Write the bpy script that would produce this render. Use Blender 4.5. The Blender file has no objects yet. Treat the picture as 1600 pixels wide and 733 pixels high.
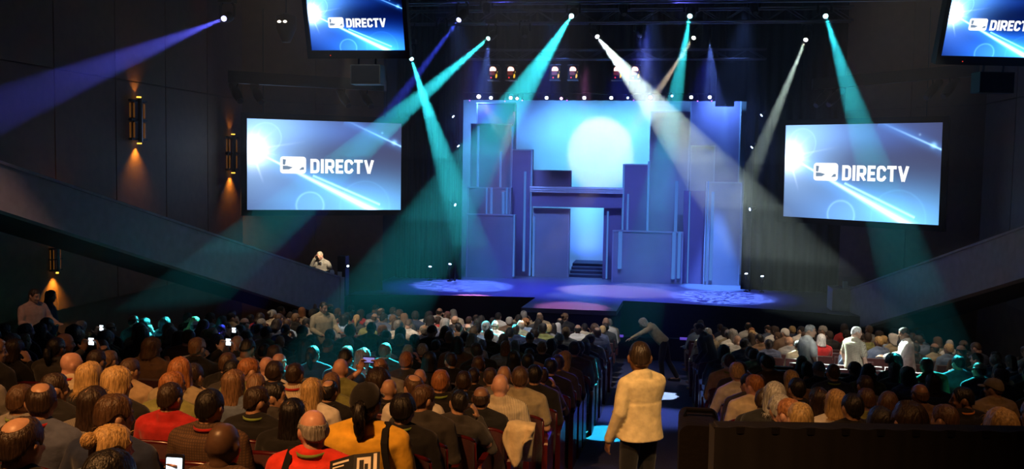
import bpy, bmesh, math, random
import numpy as np
from mathutils import Vector, Matrix, noise
random.seed(7)
C = bpy.context.scene.collection
SC = bpy.context.scene
rnd = random.Random(11)

# ------------------------------------------------------------------ camera, world, exposure
EYE = 5.1                                   # eye height above the flat floor before the stage
YAW, PITCH, ROLL, FPX = math.radians(9.0), math.radians(3.98), 0.0165, 1500.0
cam_d = bpy.data.cameras.new('camera'); cam = bpy.data.objects.new('camera', cam_d); C.objects.link(cam)
cam.location = (0, 0, EYE)
CAMR = Matrix.Rotation(YAW, 3, 'Z') @ Matrix.Rotation(math.pi/2 - PITCH, 3, 'X') @ Matrix.Rotation(ROLL, 3, 'Z')
cam.rotation_euler = CAMR.to_euler()
cam_d.sensor_width = 36; cam_d.lens = FPX/1600*36; cam_d.clip_end = 200; cam_d.clip_start = 0.05
SC.camera = cam
SC.view_settings.view_transform = 'Standard'; SC.view_settings.look = 'None'
SC.view_settings.gamma = 1; SC.view_settings.use_curve_mapping = False
SC.view_settings.exposure = 0.0
SC.cycles.use_denoising = True
SC.cycles.max_bounces = 4; SC.cycles.diffuse_bounces = 2; SC.cycles.glossy_bounces = 2
SC.cycles.transmission_bounces = 2; SC.cycles.volume_bounces = 0; SC.cycles.transparent_max_bounces = 48
SC.cycles.sample_clamp_indirect = 4.0; SC.cycles.sample_clamp_direct = 0
SC.cycles.caustics_reflective = False; SC.cycles.caustics_refractive = False
w = bpy.data.worlds.new('world'); SC.world = w; w.use_nodes = True
w.node_tree.nodes['Background'].inputs[0].default_value = (0.010, 0.009, 0.010, 1)
w.node_tree.nodes['Background'].inputs[1].default_value = 0.25

FWD = Vector((-math.sin(YAW), math.cos(YAW), 0)); EYEV = Vector((0, 0, EYE))
def ray(px, py):
    return (CAMR @ Vector(((px-800)/FPX, -(py-366.5)/FPX, -1))).normalized()
def at(px, py, d):                           # the point seen at a pixel, d metres ahead of the eye
    r = ray(px, py); return EYEV + r*(d/r.dot(FWD))
def onY(px, py, y):
    r = ray(px, py); return EYEV + r*(y/r.y)
def onX(px, py, x):
    r = ray(px, py); return EYEV + r*(x/r.x)
def onZ(px, py, z):
    r = ray(px, py); return EYEV + r*((z-EYE)/r.z)
FL = [(-4,-1.37),(0,-1.93),(3,-2.29),(5,-2.55),(8,-3.02),(13.5,-3.79),(18,-4.35),(23,-4.87),(26,-5.1),(60,-5.1)]
def floor_z(y):
    for (a, za), (b, zb) in zip(FL, FL[1:]):
        if y <= b:
            t = (y-a)/(b-a); return EYE + za + t*(zb-za)
    return EYE-5.1
STAGE = EYE - 3.87

# ------------------------------------------------------------------ materials
def newmat(name):
    m = bpy.data.materials.new(name); m.use_nodes = True
    nt = m.node_tree; b = nt.nodes['Principled BSDF']
    return m, nt, b
def N(nt, t, **kw):
    n = nt.nodes.new(t)
    for k, v in kw.items():
        if k.startswith('i_'):
            key = k[2:]; n.inputs[int(key) if key.isdigit() else key].default_value = v
        else: setattr(n, k, v)
    return n
def col4(c): return (c[0], c[1], c[2], 1)
def plain(name, c, rough=0.7, metal=0.0, nscale=12, namt=0.25, bump=0.15, spec=0.3, sheen=0.0):
    m, nt, b = newmat(name); L = nt.links.new
    tc = N(nt, 'ShaderNodeTexCoord'); no = N(nt, 'ShaderNodeTexNoise', i_Scale=nscale, i_Detail=5.0)
    L(tc.outputs['Object'], no.inputs['Vector'])
    mx = N(nt, 'ShaderNodeMix', data_type='RGBA')
    mx.inputs['A'].default_value = col4([x*(1-namt) for x in c]); mx.inputs['B'].default_value = col4([min(1, x*(1+namt)) for x in c])
    L(no.outputs['Fac'], mx.inputs['Factor']); L(mx.outputs['Result'], b.inputs['Base Color'])
    b.inputs['Roughness'].default_value = rough; b.inputs['Metallic'].default_value = metal
    b.inputs['Specular IOR Level'].default_value = spec
    if sheen: b.inputs['Sheen Weight'].default_value = sheen
    if bump:
        bp = N(nt, 'ShaderNodeBump', i_Strength=bump, i_Distance=0.02); L(no.outputs['Fac'], bp.inputs['Height']); L(bp.outputs['Normal'], b.inputs['Normal'])
    return m
def emit(name, c, s):
    m, nt, b = newmat(name)
    b.inputs['Base Color'].default_value = (0.02, 0.02, 0.02, 1)
    b.inputs['Emission Color'].default_value = col4(c); b.inputs['Emission Strength'].default_value = s
    return m
M = {}
M['wall'] = plain('brown_plaster', (0.17, 0.092, 0.05), 0.8, nscale=3, namt=0.3, bump=0.25)
M['wallpanel'] = plain('brown_panel', (0.20, 0.105, 0.055), 0.6, nscale=5, namt=0.3)
M['ceiling'] = plain('black_ceiling', (0.02, 0.02, 0.022), 0.9)
M['parapet'] = plain('grey_parapet', (0.50, 0.47, 0.52), 0.75, nscale=6)
M['carpet'] = plain('blue_carpet', (0.06, 0.07, 0.16), 0.95, nscale=60, namt=0.5, bump=0.4, spec=0.1)
M['concrete'] = plain('dark_floor', (0.05, 0.045, 0.05), 0.9, nscale=20)
M['drape'] = plain('black_drape', (0.007, 0.007, 0.010), 0.95, nscale=8, sheen=0.1)
M['stage'] = plain('stage_floor', (0.20, 0.20, 0.26), 0.38, nscale=4, namt=0.2, bump=0.03)
M['stagefront'] = plain('stage_front', (0.03, 0.04, 0.06), 0.7)
M['black'] = plain('black_metal', (0.012, 0.012, 0.013), 0.45, metal=0.6, bump=0.05)
M['blackplastic'] = plain('black_plastic', (0.012, 0.012, 0.013), 0.35, bump=0.02, spec=0.5)
M['steel'] = plain('truss_metal', (0.16, 0.16, 0.18), 0.35, metal=0.9, bump=0.03)
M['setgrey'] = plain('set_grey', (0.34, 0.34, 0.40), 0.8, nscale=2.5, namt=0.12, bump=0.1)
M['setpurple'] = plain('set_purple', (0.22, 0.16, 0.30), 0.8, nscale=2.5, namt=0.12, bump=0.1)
M['settrim'] = plain('set_trim', (0.85, 0.88, 0.95), 0.5, nscale=4, namt=0.05, bump=0.0)
M['trimlight'] = emit('trim_light', (0.10, 0.30, 1.0), 0.55)
M['setedge'] = plain('set_edge', (0.45, 0.47, 0.55), 0.6, nscale=4, namt=0.05, bump=0.0)
M['step'] = plain('step_dark', (0.06, 0.06, 0.12), 0.7)
M['cyc'] = plain('cyclorama_cloth', (0.75, 0.78, 0.80), 0.9, nscale=1.5, namt=0.04, bump=0.0)
M['whitepaper'] = plain('white_paper', (0.8, 0.8, 0.78), 0.7, bump=0.0, namt=0.05)

# ------------------------------------------------------------------ mesh helpers
def link(name, me, mat=None, parent=None):
    o = bpy.data.objects.new(name, me); C.objects.link(o)
    if mat is not None:
        if not me.materials: me.materials.append(mat)
    if parent is not None: o.parent = parent
    return o
def mesh(name, v, f, smooth=False):
    me = bpy.data.meshes.new(name); me.from_pydata([tuple(x) for x in v], [], f); me.update()
    if smooth: me.polygons.foreach_set('use_smooth', [True]*len(me.polygons))
    return me
class MB:
    def __init__(s): s.v, s.f = [], []
    def add(s, v, f):
        b = len(s.v); s.v += [Vector(x) for x in v]; s.f += [tuple(i+b for i in q) for q in f]; return s
    def box(s, lo, hi, mat=None):
        x0, y0, z0 = lo; x1, y1, z1 = hi
        v = [(x0,y0,z0),(x1,y0,z0),(x1,y1,z0),(x0,y1,z0),(x0,y0,z1),(x1,y0,z1),(x1,y1,z1),(x0,y1,z1)]
        v = [Vector(p) for p in v]
        if mat is not None: v = [mat @ p for p in v]
        return s.add(v, [(3,2,1,0),(4,5,6,7),(0,1,5,4),(1,2,6,5),(2,3,7,6),(3,0,4,7)])
    def quadslab(s, p, th):                   # four corners + thickness vector
        a = [Vector(x) for x in p]; b = [x+Vector(th) for x in a]
        return s.add(a+b, [(3,2,1,0),(4,5,6,7),(0,1,5,4),(1,2,6,5),(2,3,7,6),(3,0,4,7)])
    def tube(s, pts, r, n=8, cap=True):
        pts = [Vector(p) for p in pts]; rr = r if isinstance(r, (list, tuple)) else [r]*len(pts)
        v, f = [], []; prev = None
        for i, p in enumerate(pts):
            d = (pts[min(i+1, len(pts)-1)] - pts[max(i-1, 0)]).normalized()
            if prev is None:
                a = d.orthogonal().normalized()
            else:
                a = (prev - d*prev.dot(d)); a = a.normalized() if a.length > 1e-6 else d.orthogonal().normalized()
            prev = a; b = d.cross(a)
            for k in range(n):
                t = 2*math.pi*k/n; v.append(p + (a*math.cos(t) + b*math.sin(t))*rr[i])
        for i in range(len(pts)-1):
            for k in range(n):
                f.append((i*n+k, i*n+(k+1)%n, (i+1)*n+(k+1)%n, (i+1)*n+k))
        if cap:
            f.append(tuple(range(n-1, -1, -1))); m = (len(pts)-1)*n; f.append(tuple(m+k for k in range(n)))
        return s.add(v, f)
    def build(s, name, mat, parent=None, smooth=False):
        return link(name, mesh(name, s.v, s.f, smooth), mat, parent)
def tag(o, label, cat, group=None, kind=None):
    if label: o['label'] = label
    if cat: o['category'] = cat
    if group: o['group'] = group
    if kind: o['kind'] = kind
    return o
def struct(o): o['kind'] = 'structure'; return o
def empty(name, loc=(0,0,0), rot=None):
    o = bpy.data.objects.new(name, None); C.objects.link(o); o.location = loc
    if rot is not None: o.rotation_euler = rot
    return o
def aim(d):                                   # rotation taking -Z to direction d
    return Vector(d).to_track_quat('-Z', 'Y')
def spot(name, p, t, c, power, ang, blend=0.25, rad=0.04, parent=None):
    l = bpy.data.lights.new(name, 'SPOT'); l.color = c; l.energy = power; l.spot_size = ang; l.spot_blend = blend
    l.shadow_soft_size = rad
    o = bpy.data.objects.new(name, l); C.objects.link(o); o.location = p
    o.rotation_euler = aim(Vector(t)-Vector(p)).to_euler()
    return o
# ------------------------------------------------------------------ haze and house light
def haze_layer(z0, z1, dens):                             # haze hangs under the roof and thins out towards the seats
    m, nt, b = newmat('stage_haze'); nt.nodes.remove(b)
    out = [n for n in nt.nodes if n.type == 'OUTPUT_MATERIAL'][0]
    v = N(nt, 'ShaderNodeVolumeScatter', i_Density=dens, i_Anisotropy=0.35)
    v.inputs['Color'].default_value = (0.95, 0.97, 1, 1)
    nt.links.new(v.outputs[0], out.inputs['Volume'])
    fp = [(-11.5, 9), (7.5, 9), (7.4, 25.5), (4.4, 28.4), (4.4, 36.85), (-8.3, 36.85), (-8.3, 28.3), (-11.5, 25.8)]; n = len(fp)
    vv = [(x, y, EYE+z0) for x, y in fp]+[(x, y, EYE+z1) for x, y in fp]
    o = MB().add(vv, [tuple(range(n-1, -1, -1)), tuple(range(n, 2*n))]+[(i, (i+1) % n, (i+1) % n+n, i+n) for i in range(n)]).build('haze', m)
    tag(o, 'thin theatrical haze over the stage and front rows, layer at %.1f metres' % (EYE+z0), 'haze', 'layers of stage haze', kind='stuff')
for z0, z1, dn in ((1.3, 7.9, .0105), (0.2, 1.3, .0078), (-0.8, 0.2, .0054), (-1.8, -0.8, .0034), (-2.7, -1.8, .0016)): haze_layer(z0+.001, z1-.001, dn)
# house downlights high above the back rows, plus added fill spots farther forward: (x, y, z), target, colour, watts, cone
for p, t, c, e, a in [((-3.4, 0.6, 10.5), (-2.8, 4.6, 4.0), (1, 0.43, 0.13), 3000, 1.05),
                      ((-6.5, 4.0, 10.5), (-5.2, 7.0, 3.0), (1, 0.43, 0.14), 1000, 0.8),
                      ((1.0, 2.0, 10.5), (-0.1, 7.5, 3.2), (1, 0.60, 0.24), 2300, 0.34),
                      ((-8.5, 9.0, 10.5), (-10.7, 15.2, 2.2), (1, 0.55, 0.35), 900, 0.24),  # added warm fill, brightens the man by the left wall
                      ((3.6, 4.5, 10.5), (2.6, 8.0, 2.8), (1, 0.45, 0.16), 700, 0.75),
                      ((-7.5, 14.0, 13.0), (-6.0, 20.5, 1.0), (1, 0.72, 0.46), 5200, 0.55),  # this and the next two: added fills lifting the far rows from behind
                      ((-2.5, 15.0, 13.0), (-3.0, 21.5, 1.0), (0.95, 0.86, 0.85), 6500, 0.5),
                      ((4.5, 15.0, 13.0), (3.5, 21.0, 1.0), (1, 0.74, 0.5), 6000, 0.5)]:
    spot('house_downlight', p, t, c, e, a, 0.9, 0.15)

# ------------------------------------------------------------------ room shell
X0, X1 = -12.0, 8.0
def grid_floor():
    ys = [-4+0.5*i for i in range(65)]; v = []; f = []
    xs = [X0, -0.95, 0.62, X1]
    for name, a, b, mm in (('floor_left', X0, -0.95, M['concrete']), ('aisle_floor', -0.95, 0.62, M['carpet']), ('floor_right', 0.62, X1, M['concrete'])):
        mb = MB(); v = []; f = []
        for y in ys: v += [(a, y, floor_z(y)), (b, y, floor_z(y))]
        n = len(ys)
        v += [(x, y, z-0.3) for x, y, z in v]
        for i in range(n-1):
            f.append((2*i, 2*i+1, 2*i+3, 2*i+2)); k = 2*n
            f.append((k+2*i+2, k+2*i+3, k+2*i+1, k+2*i))
            f.append((2*i, 2*i+2, k+2*i+2, k+2*i)); f.append((2*i+3, 2*i+1, k+2*i+1, k+2*i+3))
        mb.add(v, f); struct(mb.build(name, mm))
grid_floor()
ZT = EYE+8
def wall(name, pts, th, z0=-0.3, z1=ZT, mat=None):
    (ax, ay), (bx, by) = pts
    o = MB().quadslab([(ax, ay, z0), (bx, by, z0), (bx, by, z1), (ax, ay, z1)], (th[0], th[1], 0)).build(name, mat or M['wall'])
    return struct(o)
def panels(w_, a, b, n, out, z0, z1, gap=0.03):        # proud plaster panels on a wall, recessed joints between
    a, b = Vector((a[0], a[1], 0)), Vector((b[0], b[1], 0)); d = b-a; o3 = Vector((out[0], out[1], 0))
    L_ = d.length; g = gap/L_
    for i in range(n):
        p, q = a + d*(i/n+g/2), a + d*((i+1)/n-g/2)
        for (u0, u1) in ((z0, (z0+z1)/2-gap/2), ((z0+z1)/2+gap/2, z1)):
            MB().quadslab([p+Vector((0,0,u0)), q+Vector((0,0,u0)), q+Vector((0,0,u1)), p+Vector((0,0,u1))], o3*0.05).build('wall_panel', M['wallpanel'], w_)
wl = wall('wall_left', ((X0, -4), (X0, 26)), (-0.3, 0)); panels(wl, (X0, 11), (X0, 26), 7, (1, 0), EYE-3.0, EYE+6.6)
wr = wall('wall_right', ((X1, -4), (X1, 26)), (0.3, 0)); panels(wr, (X1, 11), (X1, 26), 7, (-1, 0), EYE-3.0, EYE+6.6)
# splayed walls beside the stage
SL = ((X0, 26), (-8.6, 28.7)); SR = ((X1, 26), (5.1, 29.2))
a = wall('wall_left_splay', SL, (-0.2, 0.3)); panels(a, SL[0], SL[1], 2, (0.5, -0.85), EYE-3, EYE+6.6)
a = wall('wall_right_splay', SR, (0.2, 0.3)); panels(a, SR[0], SR[1], 2, (-0.5, -0.85), EYE-3, EYE+6.6)
wall('wall_back', ((X0, -4.2), (X1, -4.2)), (0, -0.3))
struct(MB().box((X0-0.3, -4.5, ZT), (X1+0.3, 38.3, ZT+0.3)).build('ceiling', M['ceiling']))
wall('wall_stage_back', ((X0, 38), (X1, 38)), (0, 0.3), mat=M['ceiling'])
wall('wall_stage_left', ((-9.6, 29.2), (-9.6, 38)), (-0.2, 0), mat=M['ceiling'])
wall('wall_stage_right', ((6.2, 29.4), (6.2, 38)), (0.2, 0), mat=M['ceiling'])

# ------------------------------------------------------------------ stage
def stage():
    xs = np.linspace(-9.3, 5.9, 40); edge = lambda x: 28.4 - 0.022*(x+2.5)**2
    v, f = [], []
    for x in xs: v += [(x, edge(x), STAGE), (x, 37.6, STAGE), (x, edge(x), -0.1), (x, 37.6, -0.1)]
    for i in range(len(xs)-1):
        a, b = 4*i, 4*i+4
        f += [(a, b, b+1, a+1)]
    top = MB().add(v, f)
    o = struct(top.build('floor_stage', M['stage']))
    ff = []
    for i in range(len(xs)-1):
        a, b = 4*i, 4*i+4; ff.append((a+2, b+2, b, a))
    MB().add([Vector(p)+Vector((0,-0.005,-0.01)) for p in v], ff).build('stage_front', M['stagefront'], o)
    # thrust
    t = MB().quadslab([(-3.85, 26.15, STAGE-0.12), (-1.22, 26.15, STAGE-0.12), (-1.12, 28.7, STAGE-0.12), (-3.72, 28.7, STAGE-0.12)], (0, 0, 0.125)).build('thrust_top', M['stage'], o)
    MB().quadslab([(-3.80, 26.2, -0.1), (-1.27, 26.2, -0.1), (-1.17, 28.7, -0.1), (-3.67, 28.7, -0.1)], (0, 0, STAGE-0.05)).build('thrust_base', M['stagefront'], o)
    # pit rail with lit strips in front of the stage
    r = struct(MB().box((-7.5, 25.75, 0.0), (4.0, 25.85, 0.62)).build('trim_pit_rail', M['stagefront']))
    for x0, x1 in ((-3.9, -2.9), (-2.4, -1.0), (0.5, 1.7), (1.9, 3.1)):
        MB().box((x0, 25.72, 0.60), (x1, 25.86, 0.645)).build('rail_strip', M['striplight'], r)
M['striplight'] = emit('violet_strip', (0.20, 0.10, 0.9), 0.5)
stage()

# painted cyclorama and black masking
struct_cyc = tag(MB().box((-8.8, 36.9, STAGE), (5.4, 36.95, ZT-1)).build('cyclorama', M['cyc']), 'pale cyclorama cloth lit as a glowing blue sky behind the stage city', 'backdrop')
def drape(name, x0, x1, y, z0, z1, label, folds=10):
    n = folds*6; v, f = [], []
    for i in range(n+1):
        t = i/n; x = x0+(x1-x0)*t; yy = y+0.07*math.sin(t*folds*2*math.pi)
        v += [(x, yy, z0), (x, yy, z1), (x, yy+0.03, z0), (x, yy+0.03, z1)]
    for i in range(n):
        a, b = 4*i, 4*i+4
        f += [(a, b, b+1, a+1), (b+2, a+2, a+3, b+3), (a+1, b+1, b+3, a+3), (b, a, a+2, b+2)]
    o = MB().add(v, f).build(name, M['drape'], smooth=True)
    return tag(o, label, 'curtain')
bz = onY(950, 157, 33.0).z
drape('stage_border', -9.0, 5.8, 33.05, bz, ZT-0.2, 'wide black border drape hanging above the stage opening', 40)
drape('stage_leg_curtain', -9.2, onY(722, 300, 32.2).x, 32.2, STAGE, ZT-0.3, 'black leg curtain masking the wings left of the stage city', 12)
drape('stage_leg_curtain', onY(1162, 300, 32.2).x, 6.0, 32.2, STAGE, ZT-0.3, 'black leg curtain masking the wings right of the stage city', 10)
pz = onY(1133, 166, 32.6)
tag(MB().box((onY(1123,0,32.6).x, 32.45, pz.z), (onY(1152,0,32.6).x, 32.8, pz.z+1.4)).box((onY(1137,0,32.6).x-.02, 32.6, pz.z+1.4), (onY(1137,0,32.6).x+.02, 32.64, ZT)).build('masking_flat', M['drape']), 'small black masking flat hanging at the right end of the border', 'panel')

# ------------------------------------------------------------------ stage city: flats with light trims
SETG = 'grey city tower flats on the stage'
def flat(label, x0, y0, x1, y1, Y, mat, strips=(), th=0.25, ground=True, cap=False, edge=True):
    a = onY(x0, y0, Y); b = onY(x1, y0, Y); zb = STAGE if ground else onY((x0+x1)/2, y1, Y).z
    o = empty('set_flat', ((a.x+b.x)/2, Y, zb)); tag(o, label, 'stage set', SETG)
    W = (b.x-a.x)/2; H = a.z-zb
    MB().box((-W, 0, 0), (W, th, H)).build('face_panel', M[mat], o)
    if edge:
        e = 0.045
        MB().box((-W, -0.02, 0.0), (-W+e, 0, H)).build('edge_strip', M['setedge'], o)
        MB().box((W-e, -0.02, 0.0), (W, 0, H)).build('edge_strip', M['setedge'], o)
        MB().box((-W+e, -0.02, H-e), (W-e, 0, H)).build('edge_strip', M['setedge'], o)
    for (sx, sy0, sy1, wpx) in strips:
        p = onY(sx, sy0, Y); q = onY(sx, sy1, Y); hw = max(0.02, wpx/1500*Y/2)
        zz = max(q.z, zb+0.02)
        MB().box((p.x-o.location.x-hw, -0.07, zz-zb), (p.x-o.location.x+hw, -0.02, min(p.z-zb, 40))).build('light_trim', M['trimlight'], o)
    return o
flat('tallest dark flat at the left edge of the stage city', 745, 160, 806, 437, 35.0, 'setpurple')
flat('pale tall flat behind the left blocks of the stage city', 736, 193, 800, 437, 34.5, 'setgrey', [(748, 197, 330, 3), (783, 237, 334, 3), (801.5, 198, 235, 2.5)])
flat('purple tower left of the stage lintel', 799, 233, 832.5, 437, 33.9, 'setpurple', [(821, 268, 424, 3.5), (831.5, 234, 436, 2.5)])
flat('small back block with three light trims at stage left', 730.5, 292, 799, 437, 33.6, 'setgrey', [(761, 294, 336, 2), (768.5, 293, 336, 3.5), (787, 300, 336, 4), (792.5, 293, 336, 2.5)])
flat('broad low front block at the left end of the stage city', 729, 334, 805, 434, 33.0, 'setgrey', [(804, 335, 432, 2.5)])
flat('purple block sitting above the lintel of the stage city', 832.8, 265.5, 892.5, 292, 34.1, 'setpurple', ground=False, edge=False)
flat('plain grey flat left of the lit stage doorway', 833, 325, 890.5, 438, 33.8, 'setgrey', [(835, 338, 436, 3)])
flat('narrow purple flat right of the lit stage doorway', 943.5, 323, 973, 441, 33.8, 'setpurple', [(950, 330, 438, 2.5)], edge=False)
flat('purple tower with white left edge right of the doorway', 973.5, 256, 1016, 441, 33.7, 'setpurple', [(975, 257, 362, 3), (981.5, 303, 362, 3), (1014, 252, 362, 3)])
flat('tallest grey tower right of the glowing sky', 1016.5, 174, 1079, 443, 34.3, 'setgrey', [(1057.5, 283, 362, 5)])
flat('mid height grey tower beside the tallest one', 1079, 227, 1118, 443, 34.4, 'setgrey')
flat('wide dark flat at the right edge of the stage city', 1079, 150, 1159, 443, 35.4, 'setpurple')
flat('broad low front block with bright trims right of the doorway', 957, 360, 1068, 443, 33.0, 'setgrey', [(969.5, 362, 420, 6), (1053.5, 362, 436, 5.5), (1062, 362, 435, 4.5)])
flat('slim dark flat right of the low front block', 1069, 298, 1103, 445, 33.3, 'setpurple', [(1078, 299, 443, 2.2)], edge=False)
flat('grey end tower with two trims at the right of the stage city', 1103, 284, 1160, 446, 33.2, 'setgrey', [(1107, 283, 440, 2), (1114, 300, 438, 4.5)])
def lintel():
    Y = 33.6; a = onY(831, 291, Y); b = onY(973, 291, Y); zb = onY(900, 324, Y).z
    o = empty('set_header', ((a.x+b.x)/2, Y, zb)); tag(o, 'purple lintel with white ribbed cornice over the stage doorway', 'stage set', SETG)
    W = (b.x-a.x)/2; H = a.z-zb
    MB().box((-W, 0, 0), (W, 0.3, H-0.2)).build('face_panel', M['setpurple'], o)
    for i in range(3):
        MB().box((-W-0.05, -0.12-0.03*i, H-0.2+0.07*i), (W+0.02, 0.3, H-0.14+0.07*i)).build('cornice_rib', M['settrim'], o)
    MB().box((-W-0.03, -0.05, H-0.2), (W, 0.28, H)).build('cornice_core', M['setedge'], o)
lintel()
def stairs():
    a = onY(888, 438, 33.9); b = onY(946, 438, 33.9); n = 4; H = onY(917, 411, 35.6).z-STAGE
    o = empty('stage_stairs', ((a.x+b.x)/2, 34.1, STAGE)); tag(o, 'dark flight of steps up to the lit stage doorway', 'stairs')
    W = (b.x-a.x)/2
    for i in range(n):
        MB().box((-W, 0.42*i, 0), (W, 2.6, H*(i+1)/n)).build('step', M['step'], o)
stairs()
# ------------------------------------------------------------------ screens
def screen_mat(name, dark, gain):
    m, nt, b = newmat(name); L = nt.links.new
    nt.nodes.remove(b); out = [n for n in nt.nodes if n.type == 'OUTPUT_MATERIAL'][0]
    uv = N(nt, 'ShaderNodeUVMap'); sep = N(nt, 'ShaderNodeSeparateXYZ'); L(uv.outputs[0], sep.inputs[0])
    def mth(op, a, b_=None, c=None, clamp=False):
        n = N(nt, 'ShaderNodeMath', operation=op, use_clamp=clamp)
        for i, q in enumerate((a, b_, c)):
            if q is None: continue
            if isinstance(q, (int, float)): n.inputs[i].default_value = q
            else: L(q, n.inputs[i])
        return n.outputs[0]
    u = mth('MULTIPLY', sep.outputs[0], 1.69); v = sep.outputs[1]       # square units, v up
    acc = None
    def addc(fac, c):
        nonlocal acc
        s = N(nt, 'ShaderNodeVectorMath', operation='SCALE'); s.inputs[0].default_value = c; L(fac, s.inputs['Scale'])
        if acc is None: acc = s.outputs[0]
        else:
            a = N(nt, 'ShaderNodeVectorMath', operation='ADD'); L(acc, a.inputs[0]); L(s.outputs[0], a.inputs[1]); acc = a.outputs[0]
    def dist(cu, cv, su=1, sv=1):
        a = mth('MULTIPLY', mth('SUBTRACT', u, cu), su); b2 = mth('MULTIPLY', mth('SUBTRACT', v, cv), sv)
        return mth('SQRT', mth('ADD', mth('MULTIPLY', a, a), mth('MULTIPLY', b2, b2)))
    def gauss(d, s): return mth('EXPONENT', mth('MULTIPLY', mth('MULTIPLY', d, d), -1/(s*s)))
    def line(u0, v0, u1, v1):
        l = math.hypot(u1-u0, v1-v0); nx, ny = -(v1-v0)/l, (u1-u0)/l
        d = mth('ADD', mth('MULTIPLY', mth('SUBTRACT', u, u0), nx), mth('MULTIPLY', mth('SUBTRACT', v, v0), ny))
        t = mth('ADD', mth('MULTIPLY', mth('SUBTRACT', u, u0), (u1-u0)/l/l), mth('MULTIPLY', mth('SUBTRACT', v, v0), (v1-v0)/l/l))
        return d, t
    one = mth('ADD', mth('MULTIPLY', u, 0.0), 1.0)
    k = dark
    addc(one, (0.09*k, 0.10*k, 0.20*k))                                        # greyed blue ground
    addc(gauss(dist(0.85, 0.05, 0.8, 1.7), 0.55), (0.12, 0.36, 0.80))             # blue glow along the bottom
    addc(gauss(dist(1.45, 0.0, 0.8, 1.6), 0.5), (0.14, 0.50, 0.85))
    addc(gauss(dist(0.25, 0.95, 0.9, 1.6), 0.46), (0.22, 0.46, 0.80))              # upper left glow
    addc(gauss(dist(0.95, 0.90, 0.7, 2.4), 0.42), (0.03, 0.10, 0.35))
    addc(gauss(dist(0.05, 0.66), 0.15), (1.8, 1.9, 2.0))                          # flare core
    addc(gauss(dist(0.05, 0.66), 0.46), (0.32, 0.55, 0.85))
    d, t = line(0.05, 0.66, 1.36, 0.0)                                            # main streak
    wgrow = mth('ADD', mth('MULTIPLY', t, 0.028), 0.006); dn = mth('DIVIDE', d, wgrow)
    g = mth('MULTIPLY', gauss(dn, 1.0), mth('LESS_THAN', mth('MULTIPLY', t, -1.0), 0.0))
    addc(mth('MULTIPLY', g, mth('ADD', mth('MULTIPLY', t, 0.5), 0.55)), (1.0, 1.3, 1.5))
    addc(mth('MULTIPLY', gauss(d, 0.10), mth('GREATER_THAN', t, 0.0)), (0.06, 0.22, 0.45))
    d2, t2 = line(0.70, 0.385, 1.45, 0.06)
    g2 = mth('MULTIPLY', gauss(d2, 0.012), mth('MULTIPLY', mth('GREATER_THAN', t2, 0.0), mth('LESS_THAN', t2, 1.0)))
    addc(g2, (0.45, 0.75, 0.95))
    d3, t3 = line(1.05, 1.02, 1.69, 0.735)
    g3 = mth('MULTIPLY', gauss(d3, 0.010), mth('MULTIPLY', mth('GREATER_THAN', t3, 0.0), t3))
    addc(g3, (0.45, 0.8, 1.1)); addc(mth('MULTIPLY', gauss(d3, 0.05), mth('GREATER_THAN', t3, 0.0)), (0.03, 0.12, 0.3))
    addc(gauss(dist(1.61, 0.78), 0.028), (0.3, 0.65, 1.0)); addc(gauss(dist(1.47, 0.885), 0.012), (0.2, 0.3, 0.4))
    def ring(cu, cv, r, wd, c):
        addc(gauss(mth('SUBTRACT', dist(cu, cv), r), wd), c)
        addc(mth('LESS_THAN', dist(cu, cv), r), tuple(x*0.25 for x in c))
    ring(0.67, 0.05, 0.15, 0.012, (0.12, 0.22, 0.28)); ring(0.20, 0.80, 0.16, 0.008, (0.08, 0.14, 0.18))
    ring(1.28, 0.05, 0.28, 0.010, (0.02, 0.06, 0.09))
    for ang, l2, br in ((-1.25, 0.40, 0.5), (1.2, 0.3, 0.35), (0.18, 0.6, 0.25), (-0.2, 0.3, 0.3), (0.75, 0.4, 0.2)):
        dd, tt = line(0.05, 0.66, 0.05+l2*math.cos(ang), 0.66+l2*math.sin(ang))
        gg = mth('MULTIPLY', gauss(dd, 0.011), mth('MULTIPLY', mth('GREATER_THAN', tt, 0.0), mth('MAXIMUM', mth('SUBTRACT', 1.0, tt), 0.0)))
        addc(gg, (br, br*1.1, br*1.2))
    if dark < 0.5:                                                                # contrasty monitors: deep blue fields
        addc(gauss(dist(0.05, 0.25, 0.6, 1.0), 0.45), (0.0, 0.02, 0.25)); addc(gauss(dist(1.5, 0.15, 0.7, 1.0), 0.5), (0.0, 0.04, 0.35))
    gm = N(nt, 'ShaderNodeGamma'); gm.inputs[1].default_value = 1.75 if dark < .5 else 1.12; L(acc, gm.inputs[0]); acc = gm.outputs[0]
    e = N(nt, 'ShaderNodeEmission', i_Strength=gain); L(acc, e.inputs[0]); L(e.outputs[0], out.inputs[0])
    return m
M['screen_pic'] = screen_mat('projected_picture', 1.0, 1.05)
M['tv_pic'] = screen_mat('monitor_picture', 0.06, 1.25)
M['logo_white'] = emit('logo_white', (1, 1, 1), 1.25)
M['logo_blue'] = emit('logo_grey_blue', (0.28, 0.42, 0.62), 0.7)
def arc(cx, cz, r, a0, a1, n=5): return [(cx+r*math.cos(math.radians(a0+(a1-a0)*i/n)), cz+r*math.sin(math.radians(a0+(a1-a0)*i/n))) for i in range(n+1)]
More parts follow.
